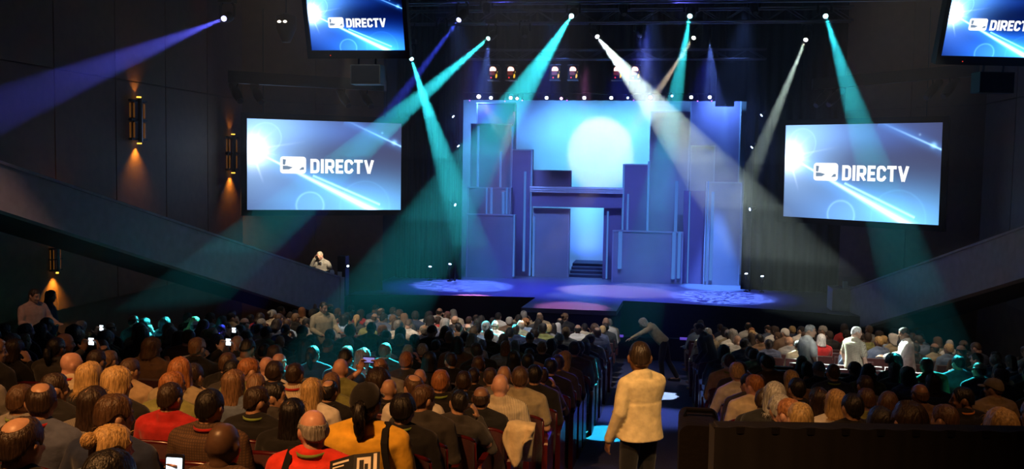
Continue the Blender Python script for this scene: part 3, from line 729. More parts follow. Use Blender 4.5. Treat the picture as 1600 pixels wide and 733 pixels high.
# ------------------------------------------------------------------ bodies
def hand_into(mb, wr, hd, pn, side, curl=0.5, s=1.0):
    hd = hd.normalized(); pn = (pn-hd*pn.dot(hd)).normalized(); ac = hd.cross(pn).normalized()*side     # ac points to the thumb side
    R = Matrix((ac, hd, pn)).transposed()
    ball(mb, wr+hd*.048*s, (.040*s, .055*s, .017*s), 7, R)
    for k, (off, ln) in enumerate(((.031, .072), (.011, .080), (-.010, .075), (-.030, .060))):
        p = wr+hd*.088*s+ac*off*s; d = (hd+ac*off*2.2).normalized(); pts = [p-d*.02]; q = p
        for j, seg in enumerate((.45, .32, .23)):
            c = curl*(0.5+0.7*j); dd = (d*math.cos(c)+pn*math.sin(c)).normalized(); q = q+dd*ln*seg*s; pts.append(q.copy())
        mb.tube(pts, [.0105*s, .0100*s, .0092*s, .0078*s], 7)
    p = wr+hd*.025*s+ac*.030*s; d = (hd*.65+ac*.75+pn*.35).normalized()
    mb.tube([p, p+d*.035*s, p+d*.035*s+(d*.7+hd*.5).normalized()*.032*s], [.014*s, .0115*s, .009*s], 7)
def tube_s(mb, pts, r, n=10):
    mb.tube(pts, r, n)
    for p, q in zip(pts, r if isinstance(r, list) else [r]*len(pts)): ball(mb, p, q*.99, 6)
def remesh(mb, vox, mat, name, smooth_it=3, dec=None):
    me = mesh(name, mb.v, mb.f); o = bpy.data.objects.new('tmp', me); C.objects.link(o)
    r = o.modifiers.new('r', 'REMESH'); r.mode = 'VOXEL'; r.voxel_size = vox
    if smooth_it:
        sm = o.modifiers.new('s', 'SMOOTH'); sm.factor = 0.5; sm.iterations = smooth_it
    if dec:
        d = o.modifiers.new('d', 'DECIMATE'); d.ratio = dec
    dg = bpy.context.evaluated_depsgraph_get(); out = bpy.data.meshes.new_from_object(o.evaluated_get(dg)); out.name = name
    bpy.data.objects.remove(o); bpy.data.meshes.remove(me)
    out.polygons.foreach_set('use_smooth', [True]*len(out.polygons)); out.materials.clear(); out.materials.append(mat); return out
def torso_into(mb, pel, nk, lat, grow=0.0, t0=0.0, t1=1.0, wide=1.0, belly=0.0, flare=0.0):
    up = (nk-pel).normalized(); L_ = (nk-pel).length; fw = up.cross(lat).normalized()*1.0
    T = [(-.06,.150,.110,0),(0,.168,.125,0),(.18,.160,.122,.005),(.38,.160,.120,.01),(.58,.172,.120,.012),(.74,.190,.118,.005),(.86,.196,.106,-.005),(.95,.150,.085,-.01),(1.02,.075,.066,0)]
    rings = []; n = 24
    for t, wx, dy, cy in T:
        if t < t0 or t > t1: continue
        b = belly*max(0, 1-abs(t-.25)/.35)
        fl = flare*max(0, 1-t/.5)
        ctr = pel+up*(t*L_)+fw*(cy+b*.5)
        rings.append([ctr+lat*((wx*wide+grow+fl)*math.copysign(abs(math.cos(a))**.8, math.cos(a)))+fw*((dy*wide+grow+b*.5+fl)*math.copysign(abs(math.sin(a))**.85, math.sin(a))) for a in (2*math.pi*k/n for k in range(n))])
    v = [p for r in rings for p in r]; f = []
    for i in range(len(rings)-1):
        for k in range(n): f.append((i*n+k, i*n+(k+1) % n, (i+1)*n+(k+1) % n, (i+1)*n+k))
    f.append(tuple(range(n-1, -1, -1))); m = (len(rings)-1)*n; f.append(tuple(m+k for k in range(n))); mb.add(v, f)
V = Vector
POSES = {}
def figure(name, pel, nk, head, hrot, arms, legs, shyaw=0.0, vox=.010, sleeves=('long', 'short'), coat=0.0, hs=.93, hem=.10, wide=1.05, belly=.02, shoes=False, headvox=None):
    """One continuous body, and shirt, trousers and lanyard fitted round it. arms: (elbow, wrist, hand direction, palm normal, curl); legs: (hip, knee, ankle, toe)."""
    lat = V((math.cos(shyaw), math.sin(shyaw), 0)); up = (nk-pel).normalized(); lat = (lat-up*lat.dot(up)).normalized()
    L_ = (nk-pel).length; fw = up.cross(lat)
    sh = [pel+up*(.87*L_)+lat*(.180*wide*s)-fw*.005 for s in (-1, 1)]
    Mh = Matrix.Translation(head) @ hrot.to_4x4() @ Matrix.Scale(hs, 4)
    base = head+hrot @ V((0, -.03, -.075))
    b = MB(); head_into(b, Mh); tube_s(b, [nk-up*.05, nk+(base-nk)*.5, base], [.062, .055, .056]); torso_into(b, pel, nk, lat, 0, wide=wide, belly=belly)
    for s in (0, 1):
        tube_s(b, [nk+up*.01, sh[s]-up*.005], [.038, .038])
        e, wr, hd, pn, cu = arms[s]
        tube_s(b, [sh[s], sh[s]+(e-sh[s])*.5, e, e+(wr-e)*.35, wr], [.055, .048, .038, .040, .026]); hand_into(b, wr, hd, pn, (-1, 1)[s], cu)
        h, k, an, toe = legs[s]
        tube_s(b, [h, h+(k-h)*.5, k, k+(an-k)*.35, an], [.082, .070, .052, .055, .036]); tube_s(b, [an+V((0, 0, -.035)), toe], [.036, .030])
    P = {'Mh': Mh}
    body = remesh(b, vox, M['skin'], 'body_'+name, 2)
    # facial colouring: brows, eyes and lips
    inv = Mh.inverted(); ca = body.color_attributes.new('feature', 'FLOAT_COLOR', 'POINT'); n = len(body.vertices)
    co = np.empty(n*3); body.vertices.foreach_get('co', co); co = co.reshape(-1, 3)
    I = np.array(inv); q = co @ I[:3, :3].T+I[:3, 3]; colr = np.ones((n, 4))
    ax = np.abs(q[:, 0]); fr = q[:, 1] > .07
    colr[fr & (np.abs(q[:, 2]-.027) < .006) & (ax > .012) & (ax < .052), :3] = (.30, .22, .18)
    colr[fr & (np.abs(q[:, 2]-.006) < .007) & (np.abs(ax-.031) < .014), :3] = (.9, .95, 1.0)
    colr[fr & (np.abs(q[:, 2]-.006) < .007) & (np.abs(ax-.031) < .006), :3] = (.12, .09, .08)
    colr[fr & (np.abs(q[:, 2]+.072) < .010) & (ax < .024), :3] = (.80, .50, .48)
    ca.data.foreach_set('color', colr.ravel()); P['body'] = body
    for sl in sleeves:
        c = MB(); torso_into(c, pel, nk, lat, .014+coat*.4, -.06 if not coat else -.06, .95, wide=wide, belly=belly, flare=coat)
        if coat: torso_into(c, pel-up*hem, nk, lat, .020+coat*.4, 0, .6, wide=wide, belly=belly, flare=coat)
        for s in (0, 1):
            tube_s(c, [nk+up*.020, sh[s]+up*.012], [.053, .058])
            e, wr = arms[s][0], arms[s][1]
            if sl == 'short':
                tube_s(c, [sh[s], sh[s]+(e-sh[s])*.72], [.068, .064])
            else:
                tube_s(c, [sh[s], sh[s]+(e-sh[s])*.5, e, e+(wr-e)*.94], [.069, .062+coat*.3, .054+coat*.3, .041+coat*.2])
                if coat: tube_s(c, [e+(wr-e)*.88, e+(wr-e)*.98], [.046, .046])
        tube_s(c, [nk-up*.03, nk+(base-nk)*.28], [.078, .068])
        c2 = MB(); mm_ = 24; vv_, ff_ = [], []; cn = nk+up*.012
        for i_ in range(mm_):
            a_ = 2*math.pi*i_/mm_
            for hh_, kk_ in ((-.03, 1.12), (.034, .93)):
                for q_ in (1, .84): vv_.append(cn+lat*(math.cos(a_)*.078*kk_*q_)+fw*(math.sin(a_)*.082*kk_*q_)+up*(hh_-.02*max(0, math.sin(a_))))
        for i_ in range(mm_):
            a_, b2_ = 4*i_, 4*((i_+1) % mm_); ff_ += [(a_, b2_, b2_+2, a_+2), (a_+1, a_+3, b2_+3, b2_+1), (a_, a_+1, b2_+1, b2_), (a_+2, b2_+2, b2_+3, a_+3)]
        c.add(vv_, ff_)
        P[sl] = remesh(c, vox*1.15, M['cloth'], 'shirt_%s_%s' % (sl, name), 3)
    t = MB(); torso_into(t, pel, nk, lat, .010, -.06, .25, wide=wide)
    for s in (0, 1):
        h, k, an, toe = legs[s]; tube_s(t, [h, h+(k-h)*.5, k, k+(an-k)*.4, an+(k-an)*.06], [.094, .084, .068, .064, .056])
    P['trousers'] = remesh(t, vox*1.5, M['cloth'], 'trousers_'+name, 3)
    if shoes:
        t = MB()
        for s in (0, 1):
            h, k, an, toe = legs[s]; d = (toe-an); d.z = 0; d = d.normalized(); z0 = min(an.z, toe.z+.03)-.045
            tube_s(t, [V((an.x, an.y, z0+.01))-d*.04, V((an.x, an.y, z0))+d*.08, V((an.x, an.y, z0-.005))+d*.19], [.044, .044, .034])
        P['shoes'] = remesh(t, .012, M['cloth'], 'shoes_'+name, 2)
    # lanyard ribbon round the collar
    r = MB(); m = 26; vv, ff = [], []; ln_c = nk+(base-nk)*.22
    for i in range(m):
        a = 2*math.pi*i/m; d = lat*math.cos(a)*.086+fw*math.sin(a)*.088; dz = up*(-.035*max(0, math.sin(a))+.008)
        for hh in (.011, -.011):
            for rr in (1.0, 0.95): vv.append(ln_c+d*rr+dz+up*hh)
    for i in range(m):
        a, b2 = 4*i, 4*((i+1) % m); ff += [(a, b2, b2+2, a+2), (a+1, a+3, b2+3, b2+1), (a, a+1, b2+1, b2), (a+2, b2+2, b2+3, a+3)]
    r.add(vv, ff); P['lanyard'] = mesh('lanyard_'+name, r.v, r.f, True); P['lanyard'].materials.append(M['cloth'])
    P['hands'] = (arms[0][1]+arms[0][2].normalized()*.08, arms[1][1]+arms[1][2].normalized()*.08)
    POSES[name] = P; return P
def hr(yaw=0, pitch=0, rol=0):
    return Matrix.Rotation(math.radians(yaw), 3, 'Z') @ Matrix.Rotation(math.radians(pitch), 3, 'X') @ Matrix.Rotation(math.radians(rol), 3, 'Y')
LEG = ((V((-.09, .02, .50)), V((-.13, .44, .50)), V((-.13, .43, .09)), V((-.14, .60, .04))), (V((.09, .02, .50)), V((.13, .44, .50)), V((.13, .43, .09)), V((.14, .60, .04))))
def seated(name, lean=-.05, side=0.0, hy=0, hp=0, hro=0, armL='lap', armR='lap', shyaw=0, **kw):
    pel = V((0, 0, .51)); nk = V((side, lean, .51+.515)); head = nk+V((side*.3+.0, .035+lean*.3, .125))
    A = []
    for s, kind in ((-1, armL), (1, armR)):
        x = side
        if kind == 'lap': a = (V((s*.255+x*.5, .02+lean, .70)), V((s*.12, .24, .605)), V((-s*.5, .7, -.2)), V((0, 0, -1)), .5)
        elif kind == 'chin': a = (V((s*.24+x, .14+lean, .70)), V((s*.10+x*1.2, .13+lean*1.2, .98)), V((-s*.15, -.1, 1)), V((-s*1, -.3, 0)), 1.0)
        elif kind == 'cheek': a = (V((s*.29+x, .12+lean, .74)), V((s*.16+x*1.2, .10+lean*1.2, 1.02)), V((-s*.3, -.25, 1)), V((-s*1, -.1, 0)), .8)
        elif kind == 'phone': a = (V((s*.23+x, .16+lean, .72)), V((s*.11+x, .34, .86)), V((-s*.25, .2, 1)), V((-s*.3, -1, .2)), .7)
        elif kind == 'raise': a = (V((s*.22+.12, .20+lean, .90)), V((s*.10+.20, .30, 1.08)), V((-s*.3, .1, 1)), V((-s*.6, -.7, 0)), .8)
        elif kind == 'phoneup': a = (V((s*.24+x, .18+lean, .80)), V((s*.10+x, .28, 1.00)), V((-s*.15, .1, 1)), V((-s*.5, -.8, 0)), .7)
        elif kind == 'rest': a = (V((s*.31+x*.5, -.02+lean*.5, .70)), V((s*.30, .22, .66)), V((0, 1, -.1)), V((0, 0, -1)), .35)
        elif kind == 'cross': a = (V((s*.25+x, .06+lean, .74)), V((-s*.06+x, .20+lean, .76)), V((-s*1, .1, .1)), V((0, -1, 0)), .6)
        A.append(a)
    return figure(name, pel, nk, head, hr(hy, hp, hro), A, LEG, math.radians(shyaw), **kw)
seated('upright'); seated('turn_right', -.04, .01, -32, -4, 0, 'rest', 'lap'); seated('turn_left', -.05, -.01, 30, -3, 0, 'lap', 'rest')
seated('look_down', .03, 0, 6, -28, 0, 'phone', 'phone'); seated('lean_left', -.03, -.06, 8, -4, -8, 'rest', 'lap', 4)
seated('hand_cheek', 0, .05, 14, -6, 8, 'lap', 'cheek', 5); seated('photo', -.01, 0, 2, 3, 0, 'raise', 'raise')
seated('crossed', -.08, .02, -8, 2, 3, 'cross', 'cross'); seated('profile_right', -.03, .02, -68, -4, 0, 'rest', 'lap', -14); seated('profile_left', -.03, -.02, 66, -4, 0, 'lap', 'rest', 14)
seated('phone_up', -.03, 0, -6, -8, 0, 'lap', 'phoneup')
SEATED_AUTO = ['upright']*4+['turn_right', 'turn_left', 'look_down', 'lean_left', 'hand_cheek', 'crossed']
SKIN = {'fair': (.62, .38, .27), 'tan': (.50, .29, .19), 'brown': (.25, .13, .08), 'dark': (.10, .055, .035), 'pink': (.66, .36, .27)}
HC = {'black': (.010, .008, .008), 'dark brown': (.035, .020, .013), 'brown': (.085, .045, .024), 'light brown': (.20, .11, .055), 'blond': (.52, .34, .14), 'ginger': (.33, .13, .045), 'grey': (.30, .28, .26), 'white': (.62, .60, .57)}
CL = {'black': (.012, .012, .014), 'charcoal': (.045, .043, .045), 'navy': (.02, .03, .075), 'slate blue': (.09, .11, .19), 'denim blue': (.11, .15, .24), 'white': (.72, .70, .66), 'cream': (.60, .52, .38), 'tan': (.42, .31, .19), 'khaki': (.30, .25, .16),
      'olive': (.20, .21, .07), 'brown': (.13, .075, .045), 'grey': (.22, .21, .20), 'red': (.42, .02, .02), 'bright red': (.75, .045, .025), 'yellow': (.80, .47, .045), 'light blue': (.30, .42, .60), 'green': (.20, .30, .06), 'orange': (.65, .22, .05), 'purple': (.14, .09, .24)}
def person(pose, loc, yaw, sc, skin, style, hc, cloth, label, sleeve='long', trouser='charcoal', lanyard=None, pattern=None, cap=None, group=None, legs=True, cat='person', shoe='black'):
    P = POSES[pose]; o = link('person', P['body'])
    o.location = loc; o.rotation_euler = (0, 0, yaw); o.scale = (sc, sc, sc); o.color = col4(SKIN[skin])
    tag(o, label, cat, group)
    sh = P.get(sleeve) or P.get('long'); c = link('jacket' if 'coat' in P else 'shirt', sh, None, o); c.color = col4(CL[cloth] if isinstance(cloth, str) else cloth)
    if pattern:
        c.material_slots[0].link = 'OBJECT'; c.material_slots[0].material = M[pattern]
    if legs:
        t = link('trousers', P['trousers'], None, o); t.color = col4(CL[trouser])
    if 'shoes' in P:
        t = link('shoes', P['shoes'], None, o); t.color = col4(CL[shoe])
    if style in HAIR:
        h = link('hair', HAIR[style], None, o); h.matrix_local = P['Mh']; h.color = col4(HC[hc])
    if cap:
        h = link('cap', CAPM, None, o); h.matrix_local = P['Mh']; h.color = col4(CL[cap])
    if lanyard:
        h = link('lanyard', P['lanyard'], None, o); h.color = col4(CL[lanyard])
    return o
# ------------------------------------------------------------------ theatre seats
M['velvet'] = plain('dark_red_velvet', (0.035, 0.004, 0.006), 0.75, nscale=40, namt=0.3, bump=0.2, sheen=0.3)
M['redtrim'] = plain('red_lacquer_trim', (0.07, 0.006, 0.007), 0.25, bump=0.0, spec=0.6)
M['seatiron'] = plain('seat_iron', (0.02, 0.018, 0.02), 0.5, metal=0.5, bump=0.0)
def seat_meshes():
    d = {}
    def backpts(x, z): return -.185-.10*(z-.42)/.5+.05*(1-(x/.25)**2)*-1
    def top(x): return .90-.05*(abs(x)/.25)**3.5
    n = 10; v, f = [], []
    for i in range(n+1):
        x = -.25+.5*i/n
        for (z, e) in ((.36, 0), (top(x), 0)):
            y = backpts(x, z); v += [(x, y, z), (x, y-.055, z)]
    for i in range(n):
        a, b = 4*i, 4*i+4
        f += [(a, a+2, b+2, b), (a+1, b+1, b+3, a+3), (a+2, a+3, b+3, b+2), (a, b, b+1, a+1)]
    f += [(0, 1, 3, 2), (4*n, 4*n+2, 4*n+3, 4*n+1)]
    d['backrest'] = (MB().add(v, f), 'velvet')
    t = MB(); t.tube([(x, backpts(x, top(x))-.0275, top(x)+.004) for x in (-.25+.5*i/14 for i in range(15))], .017, 8)
    for s in (-1, 1): t.tube([(s*.25, backpts(.25, top(.25))-.0275, top(.25)), (s*.25, backpts(.25, .4)-.0275, .40)], .016, 8)
    d['back_trim'] = (t, 'redtrim')
    c = MB(); v, f = slab2d(rrect(-.15, .31, .33, .40, .04), -.235, .235)
    c.add([(p[1], p[0], p[2]) for p in v], f); d['cushion'] = (c, 'velvet')
    return d
SEATM = {k: (lambda mm: (mm.materials.append(M[m]), mm)[1])(mesh(k, b.v, b.f, k != 'cushion')) for k, (b, m) in seat_meshes().items()}
_a = MB(); v, f = slab2d(rrect(-.20, .60, .22, .645, .02), -.03, .03); _a.add([(p[1], p[0], p[2]) for p in v], f); _a.box((-.018, -.18, .0), (.018, -.12, .61))
ARMM = mesh('armrest', _a.v, _a.f); ARMM.materials.append(M['seatiron'])
_a = MB(); v, f = slab2d(rrect(-.26, .0, .22, .66, .06), -.025, .025); _a.add([(p[1], p[0], p[2]) for p in v], f)
ENDM = mesh('end_panel', _a.v, _a.f); ENDM.materials.append(M['redtrim'])
def seat(x, y, label, end=0, group='theatre seats in the audience rows'):
    o = link('theatre_seat', SEATM['backrest']); o.location = (x, y, floor_z(y)); tag(o, label, 'seat', group)
    link('back_trim', SEATM['back_trim'], None, o); link('cushion', SEATM['cushion'], None, o)
    for s in (-1, 1):
        a = link('end_panel' if s == end else 'armrest', ENDM if s == end else ARMM, None, o); a.location = (s*.272, 0, 0)
    return o
# fine hair strands lying over each hair style (for the heads near the camera)
def strands(style_mesh, count, length, lift, seed):
    me = style_mesh; r = random.Random(seed); n = len(me.polygons)
    polys = [p for p in me.polygons]; vs = [v.co.copy() for v in me.vertices]; nrm = [v.normal.copy() for v in me.vertices]
    from mathutils.bvhtree import BVHTree
    bv = BVHTree.FromPolygons([tuple(v) for v in vs], [tuple(p.vertices) for p in polys])
    areas = [p.area for p in polys]; pick = r.choices(range(n), areas, k=count); pts = []; sizes = []
    for i in pick:
        p = polys[i]
        c = p.center; N_ = p.normal
        if N_.dot(c-Vector((0, -.01, min(c.z, .02)))) < 0: continue
        w_ = [r.random() for _ in p.vertices]; s = sum(w_); q = sum((vs[k]*(a/s) for k, a in zip(p.vertices, w_)), Vector())
        whorl = Vector((.01, -.05, .13)); d = (q-whorl); d = d-N_*d.dot(N_)
        if d.length < 1e-4: d = N_.orthogonal()
        d = d.normalized(); down = Vector((0, 0, -1)); down = down-N_*down.dot(N_)
        d = (d*.6+down*.9*min(1, max(0, (.09-q.z)/.06))+Vector((r.gauss(0, .22), r.gauss(0, .22), r.gauss(0, .15)))).normalized()
        L_ = length*r.uniform(.5, 1.2); x = q-N_*.003; seg = 5; out = []
        for j in range(seg):
            out.append(x.copy()); x = x+d*(L_/(seg-1))
            loc, n2, _, _ = bv.find_nearest(x)
            if n2.dot(N_) > 0: x = loc+n2*(lift*(j+1)/seg*r.uniform(.3, 1.3)); d = (d-n2*d.dot(n2)).normalized()
            else: d = (d*.6+Vector((0, 0, -1))*.4).normalized()
        pts.append(out); sizes.append(seg)
    hc = bpy.data.hair_curves.new('strands_'+me.name); hc.add_curves(sizes)
    flat_ = np.array([tuple(v) for o in pts for v in o], dtype=np.float32)
    hc.attributes['position'].data.foreach_set('vector', flat_.ravel())
    ra = hc.attributes.get('radius') or hc.attributes.new('radius', 'FLOAT', 'POINT')
    ra.data.foreach_set('value', np.tile(np.array([.0011, .0010, .0009, .0007, .0002], dtype=np.float32), len(pts)))
    hc.materials.append(M['strand']); return hc
def strand_mat():
    m, nt, b = newmat('hair_strands'); oi = N(nt, 'ShaderNodeObjectInfo'); hi = N(nt, 'ShaderNodeHairInfo')
    mr = N(nt, 'ShaderNodeMapRange'); mr.inputs['To Min'].default_value = .55; mr.inputs['To Max'].default_value = 1.5; nt.links.new(hi.outputs['Random'], mr.inputs['Value'])
    mx = N(nt, 'ShaderNodeMix', data_type='RGBA', blend_type='MULTIPLY'); mx.inputs['Factor'].default_value = 1
    nt.links.new(oi.outputs['Color'], mx.inputs['A']); nt.links.new(mr.outputs['Result'], mx.inputs['B']); nt.links.new(mx.outputs['Result'], b.inputs['Base Color'])
    b.inputs['Roughness'].default_value = .38; b.inputs['Specular IOR Level'].default_value = .45; return m
M['strand'] = strand_mat(); STR = {}
for k, (cnt, ln, lf) in {'short': (3200, .03, .004), 'side_part': (3200, .045, .006), 'crop': (2600, .012, .003), 'receding': (2600, .03, .004), 'curly': (3200, .035, .014), 'afro': (3000, .03, .012), 'horseshoe': (1800, .022, .004),
                         'thin_crown': (2400, .028, .005), 'bob': (3600, .08, .005), 'wavy_bob': (3600, .06, .012), 'long': (4200, .11, .005), 'long_wavy': (4200, .09, .011), 'ponytail': (3000, .05, .004), 'updo': (3000, .04, .006)}.items():
    STR[k] = strands(HAIR[k], cnt, ln, lf, len(k))
# ------------------------------------------------------------------ the audience
ROWP = 0.92; ROW0 = 2.72; NROW = 26                     # rows of seats; row 0 is nearest the camera
rowY = [ROW0+ROWP*i for i in range(NROW)]
ORD = ['first','second','third','fourth','fifth','sixth','seventh','eighth','ninth','tenth','eleventh','twelfth','thirteenth','fourteenth','fifteenth','sixteenth','seventeenth','eighteenth','nineteenth','twentieth',
       'twenty-first','twenty-second','twenty-third','twenty-fourth','twenty-fifth','twenty-sixth','twenty-seventh','twenty-eighth']
RES = [(2.65, 17.96), (3.47, 17.96), (4.38, 17.96), (.92, 17.96), (-6.55, 17.8)]
places = RES+[(x*y2/y, y2) for x, y in RES for y2 in (17.0, 16.1)]                                             # (x, y) of every occupied place
heads = []                                              # (px, py, width) of the heads that were placed by eye
def project(p):
    q = CAMR.transposed() @ (Vector(p)-EYEV); return 800+FPX*q.x/-q.z, 366.5-FPX*q.y/-q.z, -q.z
def clear(x, y, dx=.45, dy=.76): return not any(abs(x-a) < dx and abs(y-b) < dy for a, b in places)
def yideal(px, ytop):
    r = ray(px, ytop); best = None
    for k in range(600):
        y = 2.3+.04*k; p = EYEV+r*(y/r.y); c = abs(p.z-floor_z(y)-1.25)
        if best is None or c < best[0]: best = (c, y)
    return best[1]
def ywid(px, w_):
    d = 268/w_; return d*(math.cos(YAW)+(px-800)/FPX*math.sin(YAW))
def relax(lst):
    """Seat the listed people one behind the other: start where a sitting height of 1.25 m fits, then push crowded neighbours apart in depth."""
    R_ = [ray(a[0], a[1]) for a in lst]; y0 = [ywid(a[0], a[8]['w']) if 'w' in a[8] else yideal(a[0], a[1]) for a in lst]; ys = list(y0); n = len(lst)
    for it in range(120):
        for i in range(n):
            for j in range(i):
                dx = (R_[i].x/R_[i].y)*ys[i]-(R_[j].x/R_[j].y)*ys[j]; dy = ys[i]-ys[j]
                if abs(dx) < .43 and abs(dy) < .70:
                    s_ = 1 if (dy > 0 or (dy == 0 and y0[i] > y0[j])) else -1; m = .12*(.70-abs(dy)); ys[i] += s_*m; ys[j] -= s_*m
        for i in range(n): ys[i] += .05*(y0[i]-ys[i])
    return ys
def put(px, ytop, pose, skin, style, hc, cloth, label, y, w=None, **kw):
    r = ray(px, ytop); p = EYEV+r*(y/r.y); h = p.z-floor_z(y); x = p.x; hair_h = {'bald': 0}.get(style, .010)
    if x < -.2: x = min(x, -1.24)
    else: x = max(x, .90)
    P_v = POSES[pose]['Mh'] @ Vector((0, 0, .115)); head0 = P_v.z+hair_h
    tw = math.atan2(x+2.4, 34-y)*1.0+kw.pop('turn', 0)      # turn towards the stage
    off = Matrix.Rotation(tw, 3, 'Z') @ Vector((P_v.x, P_v.y, 0)); sc = max(.86, min(1.10, h/head0))
    places.append((x, y))
    o = person(pose, (x-off.x*sc, y-off.y*sc, floor_z(y)), tw, sc, skin, style, hc, cloth, label, legs=True, **kw)
    heads.append((px, ytop, 250/y)); people.append((o, y-off.y*sc, x-off.x*sc, True)); return o
people = []
F, T_, B_, D_, K_ = 'fair', 'tan', 'brown', 'dark', 'pink'
